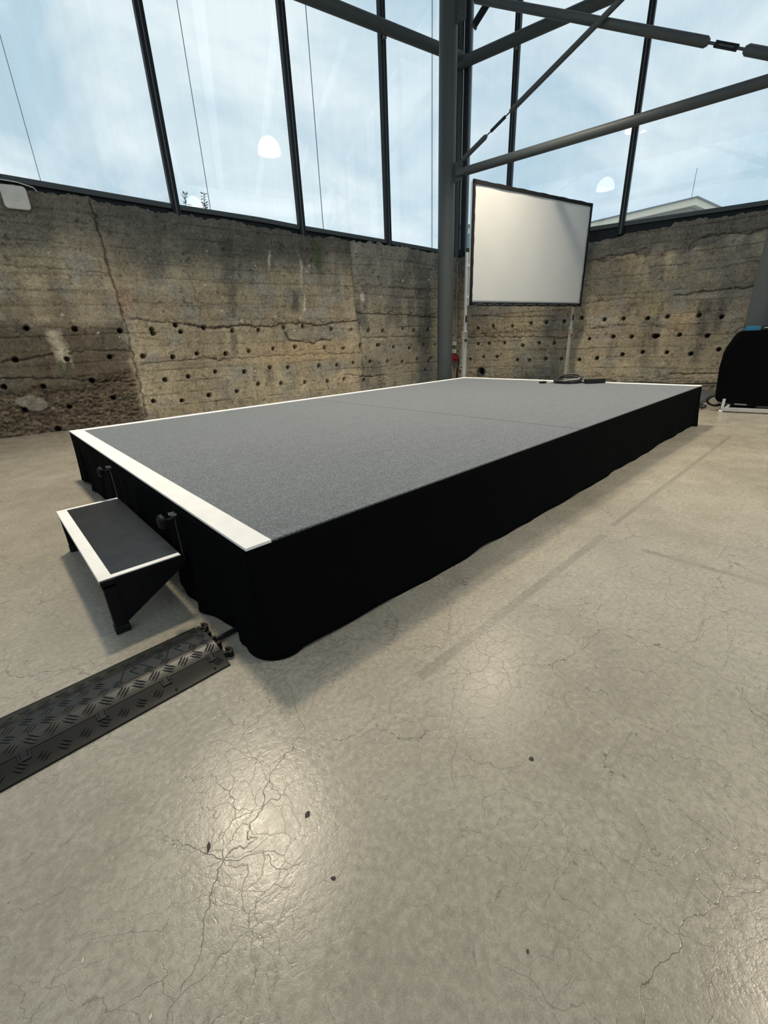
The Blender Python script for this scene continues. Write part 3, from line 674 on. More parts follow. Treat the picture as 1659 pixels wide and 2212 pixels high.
# ------------------------------------------------------------------ pendant lamps of the hall (above the frame, mirrored in the glass)
def pendant(c, label):
    t = thing('pendant_lamp', label, 'lamp', c, 'dome pendant lamps of the hall')
    prof = [(.02,.21),(.07,.205),(.14,.17),(.195,.11),(.235,.02),(.25,-.09),(.246,-.09),(.23,.02),(.19,.10),(.135,.16),(.065,.195),(.02,.2)]
    mb = MB(); mb.lathe(prof, c, n=40); mb.build('dome_shade', M_dome, t)
    mb = MB(); mb.lathe([(0,.30),(.04,.30),(.05,.27),(.05,.205),(0,.205)], c, n=20); mb.build('socket', M_alu, t)
    mb = MB(); mb.tube([c + V((0,0,.29)), V((c.x, c.y, TOPZ))], .006, 8); mb.build('cord', M_blackplastic, t)
    ld = bpy.data.lights.new('bulb', 'SPOT'); ld.spot_size = math.radians(116); ld.spot_blend = 1.0; ld.energy = LAMP_POWER; ld.color = LAMP_COLOR; ld.shadow_soft_size = .22
    lo = bpy.data.objects.new('bulb', ld); COL.objects.link(lo); lo.parent = t; lo.location = (0, 0, -.03)
pendant(V((.72, 2.75, 5.0)), 'white dome pendant lamp hanging above the near left end of the stage')
pendant(V((4.86, 2.17, 5.0)), 'white dome pendant lamp hanging above the far end of the stage by the screen')
pendant(V((3.76, -2.5, 5.0)), 'white dome pendant lamp hanging over the open floor right of the stage')

# ------------------------------------------------------------------ stage
SL, SW, SH = 5.05, 3.03, .40
t = stage = thing('stage', 'low rectangular stage with grey carpet, white edge tape and black skirt', 'stage', V((SL/2, SW/2, 0)))
mb = MB(); mb.box((.004,.004,SH-.03), (SL-.004,SW-.004,SH-.002)); mb.build('deck', M_black, t, .003)
mb = MB(); mb.box((.085,.0,SH-.004), (2.214,SW-.08,SH+.002)); mb.box((2.221,.0,SH-.004), (SL-.08,SW-.08,SH+.002)); mb.build('carpet', M_carpet, t)
for lo_, hi_ in (((0,-.001,SH-.006),(.085,SW,SH+.0035)), ((.085,SW-.085,SH-.006),(SL,SW+.001,SH+.0035)), ((SL-.10,.0,SH-.006),(SL+.001,SW-.085,SH+.0034))):
    mb = MB(); mb.box(lo_, hi_); mb.build('edge_tape', M_white, t, .001)
for x in (.12, 1.7, 3.35, 4.93):
    for y in (.12, 2.9):
        mb = MB(); mb.tube([(x,y,0),(x,y,SH-.03)], .03, 12); mb.build('leg', M_black, t)
# skirt: one cloth round all four sides, flaring and waving towards its hem
def skirt_ring(z):
    f = 1 - z / (SH - .012); pts = []
    o = .003 + .045 * f**1.5; r = .006 + .11 * f**1.3
    x0, y0, x1, y1 = -o*.55, -o - .012*f, SL + o*.2, SW + o
    corners = [((x0, y1), 180, 90), ((x0, y0), 180, 270), ((x1, y0), 270, 360), ((x1, y1), 0, 90)]
    cen = [(x0+r, y1-r), (x0+r, y0+r), (x1-r, y0+r), (x1-r, y1-r)]
    def arc(c, a0, a1, k=8): return [(c[0]+r*math.cos(math.radians(a0+(a1-a0)*i/k)), c[1]+r*math.sin(math.radians(a0+(a1-a0)*i/k)), 0) for i in range(k+1)]
    def line(a, b, k): return [(a[0]+(b[0]-a[0])*i/k, a[1]+(b[1]-a[1])*i/k, 1) for i in range(1, k)]
    a1 = arc(cen[1], 180, 270); a2 = arc(cen[2], 270, 360); a3 = arc(cen[3], 0, 90); a0 = arc(cen[0], 90, 180)
    ring = a1 + line(a1[-1], a2[0], 200) + a2 + line(a2[-1], a3[0], 100) + a3 + line(a3[-1], a0[0], 100) + a0 + line(a0[-1], a1[0], 110)
    out = []
    n = len(ring)
    for i, (x, y, s) in enumerate(ring):
        if s and i < 210:     # long front side
            w = math.sin(x*5.1)*.004 + math.sin(x*11.3+1)*.004 + math.sin(x*23)*.002; y += w * f * .8 - .0
            y += .045 * f * sstep(1.5, 5.0, np.array(x)).item()
        elif s:
            w = math.sin(y*9.5)*.016 + math.sin(y*23+2)*.009 + math.sin(y*41)*.005
            if x < 1: x += w * f * 1.1 + (.028 * f if 2.0 < y < 2.8 else 0)
        hem = (.006 + .006 * math.sin(x*7 + y*9) + .004*math.sin(x*19+y*23)) if f > .99 else 0
        if f > .99 and x < .05 and y > 1.9: hem += .012 * (1 + math.sin(y*16))
        out.append((x, y, z + hem))
    return out
mb = MB(); zs = [SH-.012 - (SH-.012)*i/14 for i in range(15)]; rings = [skirt_ring(z) for z in zs]; n = len(rings[0])
mb.add([p for r in rings for p in r], [(i*n+k, (i+1)*n+k, (i+1)*n+(k+1)%n, i*n+(k+1)%n) for i in range(14) for k in range(n)], True)
sk = mb.build('skirt', M_molton, t)
sd = sk.modifiers.new('thick', 'SOLIDIFY'); sd.thickness = .003; sd.offset = -1

# ------------------------------------------------------------------ step hooked on to the stage
ST = .222; y0, y1, x0, x1 = .505, 1.505, -.322, -.045
t = thing('stage_step', 'black single step with white taped edges hooked to the short side of the stage', 'step', V(((x0+x1)/2, (y0+y1)/2, 0)))
mb = MB(); mb.box((x0+.004,y0+.006,ST-.016), (x1,y1-.006,ST)); mb.build('tread', M_woodblack, t, .002)
mb = MB(); mb.box((x0,y0+.006,ST-.018),(x0+.042,y1-.006,ST+.0012)); mb.build('front_tape', M_white, t, .001)
for a, b in ((y0+.006, y0+.032), (y1-.030, y1-.006)):
    mb = MB(); mb.box((x0+.042,a,ST-.003),(x1-.004,b,ST+.0012)); mb.build('side_tape', M_white, t, .0005)
for ys in (y0, y1):
    s = 1 if ys == y0 else -1
    mb = MB(); mb.box((x0+.002, min(ys, ys+s*.006), ST-.034), (x1, max(ys, ys+s*.006), ST-.001)); mb.box((x0, min(ys-s*.004, ys+s*.012), ST-.022), (x0+.05, max(ys-s*.004, ys+s*.012), ST-.002)); mb.build('side_rail', M_black, t, .0015)
    mb = MB(); mb.box((x0+.004, min(ys, ys+s*.035), .012), (x0+.046, max(ys, ys+s*.035), ST-.016)); l = mb.build('leg', M_black, t, .003)
    mb = MB(); mb.box((x0+.001, min(ys-s*.003, ys+s*.038), 0), (x0+.05, max(ys-s*.003, ys+s*.038), .03)); mb.build('rubber_foot', M_rubber, l, .003)
    mb = MB(); mb.prism([(x0+.046, ys+s*.004, ST-.018), (x1, ys+s*.004, ST-.018), (x1, ys+s*.004, ST-.045), (x0+.046, ys+s*.004, .035)], (0, s*.004, 0)); mb.build('gusset', M_black, t)
mb = MB(); mb.box((x1-.012,y0+.01,ST-.045),(x1,y1-.01,ST-.016)); mb.build('rear_rail', M_black, t, .002)
for ys in (y0 + .01, y1 - .01 + .035):
    mb = MB(); xs = x1 + .008
    mb.box((xs-.0025, ys-.006, ST-.03), (xs+.0025, ys+.006, .384)); h = mb.build('hanger_strap', M_blackplastic, t, .001)
    mb = MB()
    for q0, q1 in (((-.016,-.014),(.006,-.012)), ((-.016,.012),(.006,.014)), ((-.016,-.014),(-.014,.014))): mb.box((xs+q0[0], ys+q0[1], .383), (xs+q1[0], ys+q1[1], .391))
    mb.build('clip', M_steel_l, h)
    mb = MB(); c = V((xs-.004, ys, .368)); ax = V((-1,0,0))
    mb.lathe([(0,0),(.007,0),(.007,.03),(.0,.03)], c, ax, 12); mb.build('bolt', M_black, h)
    mb = MB(); nk = 40; prof = [(.30,.030),(.55,.028),(1,.036),(1,.046),(.75,.054),(0,.056)]
    x = V((0,1,0)); z = V((0,0,1)); vs = []
    for rr, hh in prof:
        for k in range(nk):
            an = 2*math.pi*k/nk; rad = .027 * rr * (1 + .08*math.cos(5*an)*(rr > .6)); vs.append(c + ax*hh + (x*math.cos(an) + z*math.sin(an))*rad)
    mb.add(vs, [(i*nk+k, i*nk+(k+1)%nk, (i+1)*nk+(k+1)%nk, (i+1)*nk+k) for i in range(len(prof)-1) for k in range(nk)], True); mb.build('knob', M_black, h)

# ------------------------------------------------------------------ cable ramp
RO = V((-.094, .054, 0)); ra = math.radians(2.0)
eu = V((-math.cos(ra), -math.sin(ra), 0)); ev = V((math.sin(ra) * 1.0, math.cos(ra), 0)); ev = V((-eu.y*-1, 0, 0)) if False else V((-math.sin(ra), math.cos(ra), 0))
def RP(u, v, h): return RO + eu*u + ev*v + V((0,0,h))
RW = .282; RL = .92
def rh(v):
    e = min(v, RW - v)
    return .007 + .038 * float(sstep(-.02, .115, np.array(e))) ** 1.0 - .0035
t = thing('cable_ramp', 'black rubber cable ramp with tread plate lid lying beside the step', 'cable ramp', RP(RL/2, RW/2, 0))
vs_ = [.0615 + (RW-.0615)*i/22 for i in range(23)]
mb = MB(); prof = [(vs_[0], 0)] + [(v, rh(v)) for v in vs_] + [(RW, 0)]
mb.prism([RP(0, v, h) for v, h in prof], eu*RL)
def bar3(mb, u, v, ang, ln, n=3, gap=.0085, w=.0030):
    """three raised ribs of the tread pattern, laid on the curved top"""
    for k in range(n):
        o = (k - (n-1)/2) * gap; du, dv = math.cos(ang), math.sin(ang)
        pts = []
        for s in (-1, -.4, .4, 1):
            uu = u + du*s*ln/2 - dv*o; vv = v + dv*s*ln/2 + du*o; pts.append((uu, vv))
        if min(p[1] for p in pts) < lim[0] or max(p[1] for p in pts) > lim[1] or min(p[0] for p in pts) < .004 or max(p[0] for p in pts) > RL-.004: continue
        mb.tube([RP(p[0], p[1], rh(p[1]) - (.0012 if i in (0, 3) else 0)) for i, p in enumerate(pts)], [w*.5, w, w, w*.5], 6)
lim = (.066, RW - .012)
skip = ((.10, .17), (.235, .17))
for i in range(21):
    for j in range(5):
        u = .025 + i*.043; v = .086 + j*.036
        if any(math.hypot(u - a, v - b) < .055 for a, b in skip): continue
        bar3(mb, u, v, math.radians(45 if (i + j) % 2 else -45), .036)
# two raised warning triangles
for cu, cv, fl in ((.10, .165, 1), (.235, .16, 1)):
    tri = [(cu - .052, cv - .045), (cu + .052, cv - .045), (cu, cv + .055)]
    for k in range(3):
        a, b = tri[k], tri[(k+1) % 3]; mb.tube([RP(a[0]+(b[0]-a[0])*s/6, a[1]+(b[1]-a[1])*s/6, rh(a[1]+(b[1]-a[1])*s/6)) for s in range(7)], .0022, 6)
    bolt = [(cu+.004, cv+.03), (cu-.010, cv-.002), (cu+.008, cv-.002), (cu-.006, cv-.034)]
    mb.tube([RP(a, b, rh(b)) for a, b in bolt], .0022, 6)
lid = mb.build('lid', M_lid, t)
mb = MB(); vs_ = [.0595*i/10 for i in range(11)]
mb.prism([RP(0, v, h) for v, h in [(0, 0)] + [(v, rh(v)) for v in vs_] + [(.0595, 0)]], eu*RL)
lim = (.004, .056)
for i in range(20):
    u = .21 + i*.046
    for j in range(2):
        bar3(mb, u, .029 + j*.9, math.radians(45 if (i + j) % 2 else -45), .028)
bar3(mb, .025, .03, math.radians(70), .026)
# smooth name plate area with four rivets and worn raised marks
for u in (.045, .165):
    for v in (.012, .05): mb.lathe([(0,.004),(.0025,.0035),(.0032,.002),(.0032,0),(.0042,-.001)], RP(u, v, rh(v)), n=12)
mb.build('ramp_flap', M_rubber, t)
for u in (.036, .178, .348, .52, .70, .86):
    mb = MB()
    for uu in (u - .011, u + .011): mb.bar(RP(uu, .040, rh(.040)), RP(uu, .064, rh(.064)+.001), .004, .006)
    mb.bar(RP(u - .011, .041, rh(.041)), RP(u + .011, .041, rh(.041)), .004, .006); mb.build('hinge_slot', M_blackplastic, t)
    mb = MB(); mb.bar(RP(u, .044, rh(.044)-.001), RP(u, .066, rh(.066)-.0005), .014, .005); mb.build('hinge_tab', M_lid, t, .001)
# channel mouths and coupling hooks at the near end
for k, v in enumerate((.095, .135, .175, .215)):
    mb = MB(); mb.box((0,0,0),(.020,.013,rh(v)-.012), Matrix.Translation(RP(-.0, v, .002)) @ Matrix.Rotation(ra, 4, 'Z')); mb.build('end_tooth', M_rubber, t, .003)
for v in (.05, .245):
    mb = MB(); h = .020
    ring = [(0,-.010),(-.012,-.010),(-.018,-.022),(-.030,-.018),(-.036,0),(-.030,.018),(-.018,.022),(-.020,.010),(-.026,.0),(-.018,-.006),(-.006,.010),(0,.012)]
    mb.prism([RP(a, v + b, .002) for a, b in ring], (0,0,h)); mb.build('coupling_hook', M_rubber, t, .002)
mb = MB(); mb.tube([(-.2,.20,.016),(-.09,.197,.016),(-.05,.200,.012),(.0,.207,.010),(.12,.23,.009),(.5,.4,.009)], .009, 12)
tag(mb.build('power_cable', M_blackplastic), 'short black cable running from the cable ramp end under the stage skirt', 'cable')

# ------------------------------------------------------------------ projection screen
SP = V((5.106, 3.022, 0)); sa = math.radians(-10); ex = V((math.cos(sa), math.sin(sa), 0)); en = V((math.sin(sa), -math.cos(sa), 0))
def SC(u, z, o=0): return SP + ex*u + en*o + V((0,0,z))
SWd, z0, z1 = 2.625, 1.385, 2.888
t = thing('projection_screen', 'free-standing projection screen with black border and silver legs behind the stage', 'screen', SP)
mb = MB(); b = .07
nu, nv = 48, 30; vs = []
for i in range(nu+1):
    for j in range(nv+1):
        u = .03 + (SWd - .06)*i/nu; z = z0 + .03 + (z1 - z0 - .06)*j/nv
        vs.append(SC(u, z, .008 + .0016*math.sin(u*9+z*3)*math.sin(z*6) ))
mb.add(vs, [(i*(nv+1)+j, (i+1)*(nv+1)+j, (i+1)*(nv+1)+j+1, i*(nv+1)+j+1) for i in range(nu) for j in range(nv)], True)
sf = mb.build('screen_surface', M_screen, t); sd = sf.modifiers.new('thick', 'SOLIDIFY'); sd.thickness = .002
mb = MB()
def strip(a, c, horizontal):
    k = 34; vs = []
    for i in range(k+1):
        s = i/k; wob = .0022*math.sin(s*38) + .002*math.sin(s*71+1)
        if horizontal: p, q = (a[0]+(c[0]-a[0])*s, a[1] + (wob if a[1] < 2 else 0)), (a[0]+(c[0]-a[0])*s, c[1] + (wob if a[1] > 2 else 0))
        else: p, q = (a[0] + (wob if a[0] > 1 else 0), a[1]+(c[1]-a[1])*s), (c[0] + (wob if a[0] < 1 else 0), a[1]+(c[1]-a[1])*s)
        for o in (.020, .004): vs += [SC(p[0], p[1], o), SC(q[0], q[1], o)]
    fs = []
    for i in range(k):
        m = i*4; fs += [(m, m+1, m+5, m+4), (m+2, m+6, m+7, m+3), (m, m+4, m+6, m+2), (m+1, m+3, m+7, m+5)]
    mb.add(vs, fs + [(0,2,3,1), (k*4, k*4+1, k*4+3, k*4+2)])
strip((0, z1-b*.66), (SWd, z1), True); strip((0, z0), (SWd, z0+b*.66), True); strip((0, z0), (b*.6, z1), False); strip((SWd-b*.5, z0), (SWd, z1), False)
mb.build('border', M_border, t)
mb = MB()
for k in range(9):
    u = .2 + k*(SWd-.4)/8.; mb.tube([SC(u-.11 + .22*i/8, z0+.012+.014*math.sin(math.pi*i/8), .023) for i in range(9)], .003, 6)
mb.build('lacing', M_steel_l, t)
mb = MB()
for a, c_ in (((.015, z0+.01), (.015, z1-.01)), ((SWd-.015, z0+.01), (SWd-.015, z1-.01)), ((.015, z0+.015), (SWd-.015, z0+.015)), ((.015, z1-.015), (SWd-.015, z1-.015))):
    mb.bar(SC(*a, -.014), SC(*c_, -.014), .03, .03, up=en)
mb.build('frame', M_alu, t, .003)
for u, ztop in ((-.022, 2.06), (SWd-.125, 1.55)):
    lg = MB(); lg.bar(SC(u, 0.03, -.045), SC(u, 1.02, -.045), .052, .040, side=ex); lg.bar(SC(u, 1.0, -.045), SC(u, ztop, -.045), .040, .030, side=ex)
    l = lg.build('leg', M_alu, t, .003)
    mb = MB(); mb.box((-.034,-.03,0),(.034,.03,.10), Matrix.Translation(SC(u, .95, -.045)) @ Matrix.Rotation(sa, 4, 'Z')); mb.build('clamp', M_chrome, l, .006)
    mb = MB(); mb.box((-.022,-.010,0),(.008,.010,.035), Matrix.Translation(SC(u-.004, .905, -.012)) @ Matrix.Rotation(sa, 4, 'Z')); mb.build('clamp_lever', M_red if u > 1 else M_blackplastic, l, .004)
    mb = MB(); mb.bar(SC(u-.004, 1.17, -.021), SC(u-.004, 1.26, -.021), .018, .008, side=ex); mb.build('locking_pin', M_black, l)
    mb = MB(); mb.bar(SC(u, .015, -.5), SC(u, .015, .0), .045, .03); mb.build('floor_foot', M_alu, l, .004)
    for zz in (1.5, 1.9):
        if zz < ztop: mb = MB(); mb.bar(SC(u, zz, -.06), SC(u+.035, zz, -.02), .03, .03); mb.build('bracket', M_alu, l)

# ------------------------------------------------------------------ cable and power strip lying on the stage
zc = SH + .003
t = thing('extension_cable', 'black cable coil with inline power box lying at the far end of the stage', 'cable', V((4.78, 1.28, zc)))
mb = MB(); cx, cy = 4.80, 1.30; pts = []
ra_, rb_ = V((.72,-.69,0)), V((.69,.72,0))
for i in range(150):
    a = i/150*2*math.pi*5; k = i/150
    lift = .010 + .022*k + max(0, .3 + math.cos(a - .9))*.045*min(1, max(0, k-.45)*3)
    pts.append(V((cx, cy, zc)) + ra_*math.cos(a)*(.145 - .015*math.sin(k*17)) + rb_*math.sin(a)*(.125 + .015*math.sin(k*11)) + V((0,0,lift)))
mb.tube(pts, .0105, 8); mb.build('coil', M_blackplastic, t)
mb = MB(); e0_ = pts[0]
mb.tube([pts[-1], pts[-1] - ra_*.08 - rb_*.05 + V((0,0,-.02)), V((4.66,1.50,zc+.009)), V((4.655,1.53,zc+.009))], .005, 8); mb.build('lead', M_plastic_w2, t)
mb = MB(); mb.tube([(4.66,1.50,zc+.014),(4.645,1.53,zc+.014),(4.63,1.575,zc+.014)], [.012,.017,.017], 14); mb.build('plug', M_blackplastic, t)
mb = MB(); M_ = Matrix.Translation((4.86, 1.01, zc)) @ Matrix.Rotation(math.radians(-40), 4, 'Z'); mb.box((-.115,-.032,.0),(.115,.032,.052), M_); mb.build('power_box', M_blackplastic, t, .006)
mb = MB(); mb.tube([pts[0], V((4.84,1.14,zc+.01)), V((4.78,1.08,zc+.02)), M_ @ V((-.115,0,.025))], .0075, 8)
mb.tube([M_ @ V((.115,0,.03)), M_ @ V((.17,.01,.034)), V((5.02,.90,zc+.03)), V((5.085,.86,zc+.005)), V((5.10,.83,.2)), V((5.13,.75,.008)), V((5.6,.6,.008)), V((6.1,.5,.008))], .0075, 8)
mb.build('cord', M_blackplastic, t)

# ------------------------------------------------------------------ covered rack at the right edge
ca = math.radians(-81); ce = V((math.cos(ca), math.sin(ca), 0)); cn = V((-math.sin(ca), math.cos(ca), 0)); CO = V((6.13, -.02, 0))
def CP(s, d, z): return CO + ce*s + cn*d + V((0,0,z))
t = thing('covered_rack', 'rack under a black cloth cover on a silver base frame at the right edge', 'rack', CP(.4, .3, 0))
mb = MB()
outline = [(-.05,.11),(-.075,.15),(-.085,.25),(-.10,.50),(-.10,.66),(-.085,.72),(-.045,.83),(-.012,.885),(.03,.902),(.5,.905),(.95,.90),(1.0,.86),(1.01,.4),(1.0,.09),(.6,.075),(.3,.085),(.1,.09)]
k = len(outline); rings = []
for d, sc, in ((-.02, .985), (.0, 1.0), (.25, 1.0), (.52, 1.0), (.54, .985)):
    rings.append([CP(.45 + (s-.45)*sc + (.008*math.sin(z*23+d*7)), d + .010*math.sin(s*17+z*11), .45 + (z-.45)*sc) for s, z in outline])
mb.add([p for r in rings for p in r], [(i*k+j, i*k+(j+1)%k, (i+1)*k+(j+1)%k, (i+1)*k+j) for i in range(len(rings)-1) for j in range(k)], True)
mb.add(rings[0], [tuple(range(k))[::-1]]); mb.add(rings[-1], [tuple(range(k))])
mb.build('cloth_cover', M_molton, t)
mb = MB(); mb.bar(CP(.0, -.045, .032), CP(1.0, -.045, .032), .045, .042); mb.bar(CP(.0, .50, .032), CP(1.0, .50, .032), .045, .042); mb.build('base_frame', M_alu, t, .004)
mb = MB(); mb.bar(CP(.015, -.045, .05), CP(.015, -.03, .15), .035, .03, up=ce); mb.bar(CP(.05,-.045,.05), CP(.075,-.045,.085), .02, .03); mb.build('corner_upright', M_alu, t, .003)
mb = MB(); mb.lathe([(0,0),(.03,0),(.03,.012),(.012,.016),(.012,.03),(0,.03)], CP(.005, -.05, 0), n=20); mb.build('levelling_foot', M_chrome, t)
mb = MB(); mb.bar(CP(.12, -.028, .094), CP(.235, -.028, .090), .004, .016); mb.build('name_strip', M_steel_l, t)
mb = MB(); mb.tube([CP(-.02, .1, .06)] + [CP(-.05 - .10*math.sin(math.pi*i/8), .02, .06 + .12*(1 - math.cos(math.pi*i/8))/2) for i in range(9)], .013, 12); mb.build('cable_loop', M_rubber, t)
mb = MB(); mb.box((-.0,-.0,0),(.135,.09,.046), Matrix.Translation(CP(.045, .05, .899)) @ Matrix.Rotation(ca, 4, 'Z'))
bb = mb.build('equipment_case', M_blue, None, .004); tag(bb, 'small blue box lying on top of the black covered rack', 'box')
t2 = thing('control_device', 'black device with silver handle on the black covered rack beside the blue box', 'device', CP(.27, .10, .903))
mb = MB(); mb.box((0,0,0),(.25,.10,.045), Matrix.Translation(CP(.19, .05, .903)) @ Matrix.Rotation(ca, 4, 'Z')); mb.build('housing', M_blackplastic, t2, .004)
mb = MB(); mb.tube([CP(.21, .045, .912), CP(.21, .02, .925), CP(.40, .02, .925), CP(.40, .045, .912)], .005, 8); mb.build('handle', M_alu, t2)
mb = MB(); mb.tube([CP(.06,.1,.945), CP(.02,.1,.945), CP(-.02,.1,.93), CP(-.045,.1,.885)], .005, 8); tag(mb.build('thin_cable', M_blackplastic), 'thin black cable from the blue box over the rack edge', 'cable')
# cables and floor duct behind the stage corner
random.seed(3)
for k in range(7):
    mb = MB(); c = V((6.12 + random.uniform(-.12, .22), .27 + random.uniform(-.05, .10), .008)); pts = []
    ph = random.uniform(0, 6); r = random.uniform(.10, .20)
    for i in range(28):
        a = ph + i/27*2*math.pi*random.choice((1.0, 1.0)); pts.append(c + V((math.cos(a)*r*1.3, math.sin(a)*r*.55, .006*k + .008*math.sin(i*.9+k))))
    if k: mball = mb; 
    pile = pile + [pts] if k else [pts]
mb = MB()
for pts in pile: mb.tube(pts, .008, 8)
tag(mb.build('cable_heap', M_blackplastic), 'heap of black cables on the floor between stage corner and covered rack', 'cables')
mb = MB(); a, b = V((6.55,.40,0)), V((8.05,.50,0)); d = (b-a).normalized(); s = V((-d.y, d.x, 0))
mb.prism([a - s*.14, a - s*.10 + V((0,0,.035)), a + s*.10 + V((0,0,.035)), a + s*.14], d*1.5); mb.build('floor_duct', M_grey); tag(bpy.data.objects['floor_duct'], 'flat grey cable duct on the floor behind the far stage corner', 'cable duct')
mb = MB(); mb.box((8.05,.10,0),(8.30,.40,.12)); tag(mb.build('junction_case', M_grey, None, .006), 'small grey case on the floor at the foot of the right wall', 'case')

# ------------------------------------------------------------------ fittings on the walls
# access point on the left wall
t = thing('access_point', 'white rounded square wireless access point at the top of the left wall', 'access point', PL(7.06, 2.66, -.03))
def rsquare(cu, cz, hu, hz, r, k=8):
    pts = []
    for sx, sz, a0 in ((1,1,0),(-1,1,90),(-1,-1,180),(1,-1,270)):
        for i in range(k+1):
            a = math.radians(a0 + 90*i/k); pts.append((cu + sx*(hu-r) + r*math.cos(a), cz + sz*(hz-r) + r*math.sin(a)))
    return pts
mb = MB(); mb.prism([PL(u, z, -.062) for u, z in rsquare(7.06, 2.665, .122, .116, .04)], nL*.034); mb.build('housing', M_plastic_w2, t, .010, 3)
mb = MB(); mb.prism([PL(u, z, -.066) for u, z in rsquare(7.06, 2.665, .036, .034, .012)], nL*.006); mb.build('emblem', M_plastic_w, t, .002)
mb = MB(); mb.tube([PL(7.4, 2.83, -.03), PL(7.2, 2.83, -.03), PL(7.0, 2.82, -.03), PL(6.86, 2.79, -.02), PL(6.82, 2.74, .02)], .006, 8); mb.build('cable', M_plastic_w2, t)
# sockets and cables by the corner column
t = thing('power_outlet', 'red industrial power socket on the wall just behind the corner column', 'socket', PL(.09, .57, -.05))
mb = MB(); mb.box((-.05,-.05,-.075),(.05,.05,.075), Matrix.Translation(PL(.09, .57, -.06)) @ Matrix.Rotation(math.radians(-7.5), 4, 'Z')); mb.build('housing', M_red, t, .012)
mb = MB(); mb.tube([PL(.09, .57, -.10), PL(.09, .54, -.17)], .032, 18); mb.build('plug', M_red, t)
mb = MB(); mb.tube([PL(.09,.54,-.17), PL(.06,.48,-.19), PL(.07,.3,-.16), PL(.08,.1,-.14), PL(.05,.01,-.12)], .010, 8); mb.build('cable', M_blackplastic, t)
for zz, lb in ((.70, 'pale junction box on the wall directly above the red socket'), (.86, 'small white box on the wall above the pale junction box by the column')):
    mb = MB(); mb.box((-.035,-.04,-.04),(.035,.04,.04), Matrix.Translation(PL(.08, zz, -.06)) @ Matrix.Rotation(math.radians(-7.5), 4, 'Z')); tag(mb.build('junction_box', M_plastic_w, None, .006), lb, 'junction box', 'junction boxes by the corner column')
mb = MB(); mb.tube([PR(-.01,.64,-.05), PR(.06,.645,-.11), PR(.12,.60,-.10), PR(.14,.5,-.06), PR(.10,.3,-.05), PR(.12,.02,-.05)], .011, 8); tag(mb.build('wall_cable', M_blackplastic), 'black cable hanging down the wall beside the red socket', 'cable')
t = thing('wall_socket', 'small white wall socket low on the right wall beside the screen leg', 'socket', PR(.195, .36, -.03))
mb = MB(); mb.box((-.025,-.042,-.042),(.025,.042,.042), Matrix.Translation(PR(.195, .36, -.03)) @ Matrix.Rotation(math.radians(11), 4, 'Z')); mb.build('housing', M_plastic_w, t, .006)
mb = MB(); mb.lathe([(0,0),(.02,0),(.02,.004),(0,.004)], PR(.195,.365,-.053), -nR, 16); mb.build('socket_face', M_blackplastic, t)
mb = MB(); mb.tube([PR(.195,.32,-.02), PR(.195,.0,-.02)], .009, 8); mb.build('conduit', M_plastic_w, t)
mb = MB(); mb.lathe([(.074,-.24),(.074,.014),(.082,.018),(.100,.014),(.106,-.02)], PR(.649,.28,0), -nR, 40); tag(mb.build('pipe_sleeve', M_pipe_d), 'round dark pipe opening low in the right wall under the screen', 'pipe')
mb = MB(); mb.tube([PR(.04, 2.4 - 2.3*i/20, -.03 - .01*math.sin(i*1.3)) + dR*(.004*math.sin(i*.8)) for i in range(21)], .010, 8); tag(mb.build('riser_pipe', M_pipe), 'thin pale pipe running down the wall corner behind the column', 'pipe')
mb = MB(); mb.tube([PR(2.2 + .13*i, .10 + .012*math.sin(i*.7), -.035) for i in range(28)], .009, 8); tag(mb.build('skirting_cable', M_blackplastic), 'black cable running along the foot of the right wall', 'cable')

# ------------------------------------------------------------------ outside
mb = MB()
far = 60
q = [PL(14, 2.25, .2), PL(0, 2.25, .2) + (nR * .2), PR(14, 2.25, .2), PR(14, 2.25, far), K + nL*far + nR*far + V((0,0,2.25)), PL(14, 2.25, far)]
mb.add(q, [(0,1,4,5), (1,2,3,4)]); mb.prism([p - V((0,0,.3)) for p in q], (0,0,.2))
struct(mb.build('ground', M_soil))
# house with flat roof and cream parapet
kc = V((56.97, 14.45, 12.93)); e1 = V((.073, .997, 0)).normalized(); e2 = V((.997, -.073, 0))
t = thing('house', 'flat-roofed house with cream parapet seen through the right panes', 'house', V((kc.x, kc.y, 2.25)))
zt = kc.z
def HB(a0, a1, b0, b1, z0, z1): 
    m = MB(); p = V((kc.x, kc.y, 0)); m.prism([p + e1*a + e2*b + V((0,0,z0)) for a, b in ((a0,b0),(a1,b0),(a1,b1),(a0,b1))], (0,0,z1-z0)); return m
HB(0, 26, 0, 14, zt-.6, zt).build('parapet', M_cream, t)
HB(.5, 25.5, .5, 13.5, 2.25, zt-.61).build('wall', M_render, t)
HB(-.15, 26.1, -.15, 14.1, zt, zt+.10).build('coping', M_steel_l, t)
for a, b, h in ((.6, .4, 2.6), (7.6, .8, 1.6), (18.8, 2.0, 4.2)):
    m = MB(); p = V((kc.x, kc.y, zt)) + e1*a + e2*b; m.tube([p, p + V((0,0,h))], .022, 6); m.build('lightning_rod', M_steel_d, t)
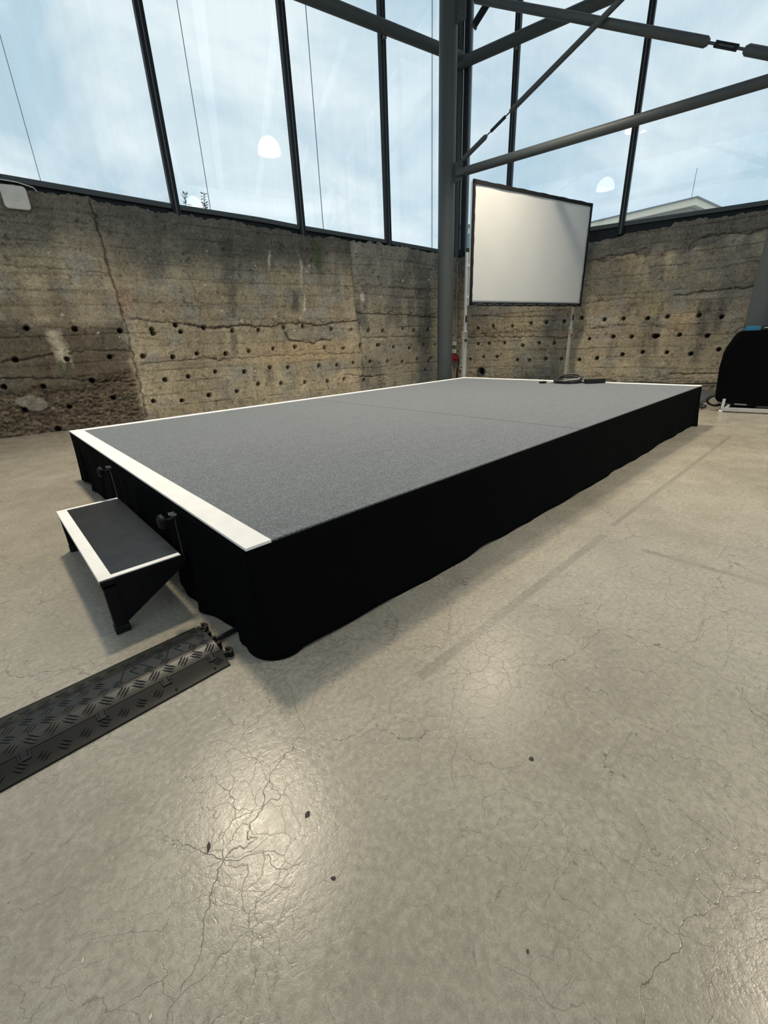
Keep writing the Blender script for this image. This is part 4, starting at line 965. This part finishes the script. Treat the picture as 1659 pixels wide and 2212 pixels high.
# pale office block behind the screen
bc = V((31.72, 23.6, 9.17)); f1 = V((.64, -.77, 0)).normalized(); f2 = V((.77, .64, 0)).normalized()
t = thing('office_block', 'pale office block with grid windows seen beside the corner post', 'building', V((bc.x, bc.y, 2.25))); zt = bc.z
def OB(a0, a1, b0, b1, z0, z1):
    m = MB(); p = V((bc.x, bc.y, 0)); m.prism([p + f1*a + f2*b + V((0,0,z0)) for a, b in ((a0,b0),(a1,b0),(a1,b1),(a0,b1))], (0,0,z1-z0)); return m
OB(-.25, 6, 0, 8, 2.25, zt).build('wall', M_pale, t)
OB(-.35, 6.2, -.15, 8.2, zt, zt+.18).build('roof_edge', M_steel_l, t)
for i in range(5):
    for j in range(3):
        if zt - .5 - j*1.5 - 1.15 < 2.3: continue
        w = OB(-.05 + i*1.3, .95 + i*1.3, -.04, .02, zt-.4-j*1.5-1.2, zt-.4-j*1.5).build('window', M_plaster, t)
        OB(.02 + i*1.3, .88 + i*1.3, -.06, -.03, zt-.45-j*1.5-1.1, zt-.45-j*1.5).build('pane', M_pane, w)
# two young shrubs outside the left glass
random.seed(11)
for u, hgt, lb in ((5.03, 3.09, 'left one of two leafy shoots outside the second left pane'), (4.75, 3.15, 'right one of two leafy shoots outside the second left pane')):
    base = PL(u, 2.25, .55); t = thing('young_shrub', lb, 'shrub', base, 'shoots outside the left glass')
    mb = MB(); mb.tube([base, base + V((.01,.01,hgt-2.25-.1)), base + V((.02,0,hgt-2.25))], [.008,.006,.003], 6); mb.build('stem', M_stem, t)
    mb = MB()
    for k in range(46):
        p = base + V((.01, 0, random.uniform(.35, hgt-2.25))); a = random.uniform(0, 6.28); tl = random.uniform(-.3, .9)
        d = V((math.cos(a), math.sin(a), tl)).normalized(); s = d.cross(V((0,0,1))).normalized(); ln = random.uniform(.05, .09)
        nn = s.cross(d)*.004
        mb.add([p, p + d*ln*.5 + s*ln*.22 + nn, p + d*ln, p + d*ln*.5 - s*ln*.22 + nn, p + d*ln*.5 - nn], [(0,1,2,3), (0,4,1), (1,4,2), (2,4,3), (3,4,0)])
    mb.build('leaves', M_leaf, t)

# ------------------------------------------------------------------ bits of debris on the floor
random.seed(5)
def flake(x, y, l, w, ang, m, lb):
    mb = MB(); n = 11; pts = []
    for i in range(n):
        a = 2*math.pi*i/n; r = random.uniform(.65, 1.15); p = V((math.cos(a)*l*r/3, math.sin(a)*w*r/3, 0)); p.rotate(Matrix.Rotation(ang, 3, 'Z')); pts.append(V((x, y, .0004)) + p)
    mb.prism(pts, (0,0,.0016)); tag(mb.build('debris_flake', m), lb, 'debris', 'debris flakes on the floor')
flake(-.178,-.52,.022,.014,.6, M_debris, 'dark flake on the floor nearest the bright lamp reflection')
flake(.284,-.791,.022,.016,.2, M_debris, 'dark flake alone on the open floor right of centre')
flake(-.361,-.431,.034,.011,1.1, M_debris, 'long dark flake on the floor left of the lamp reflection')
flake(-.209,-.655,.014,.010,2.2, M_debris, 'dark flake on the floor just below the lamp reflection')
flake(-.585,-.455,.016,.005,1.2, M_debris_l, 'pale sliver on the floor at the lower left')
flake(-.521,-.606,.011,.007,1.0, M_debris_l, 'pale fleck at the bottom edge left of centre')
flake(-.038,-.965,.010,.006,.3, M_debris, 'small dark fleck near the bottom edge right of centre')
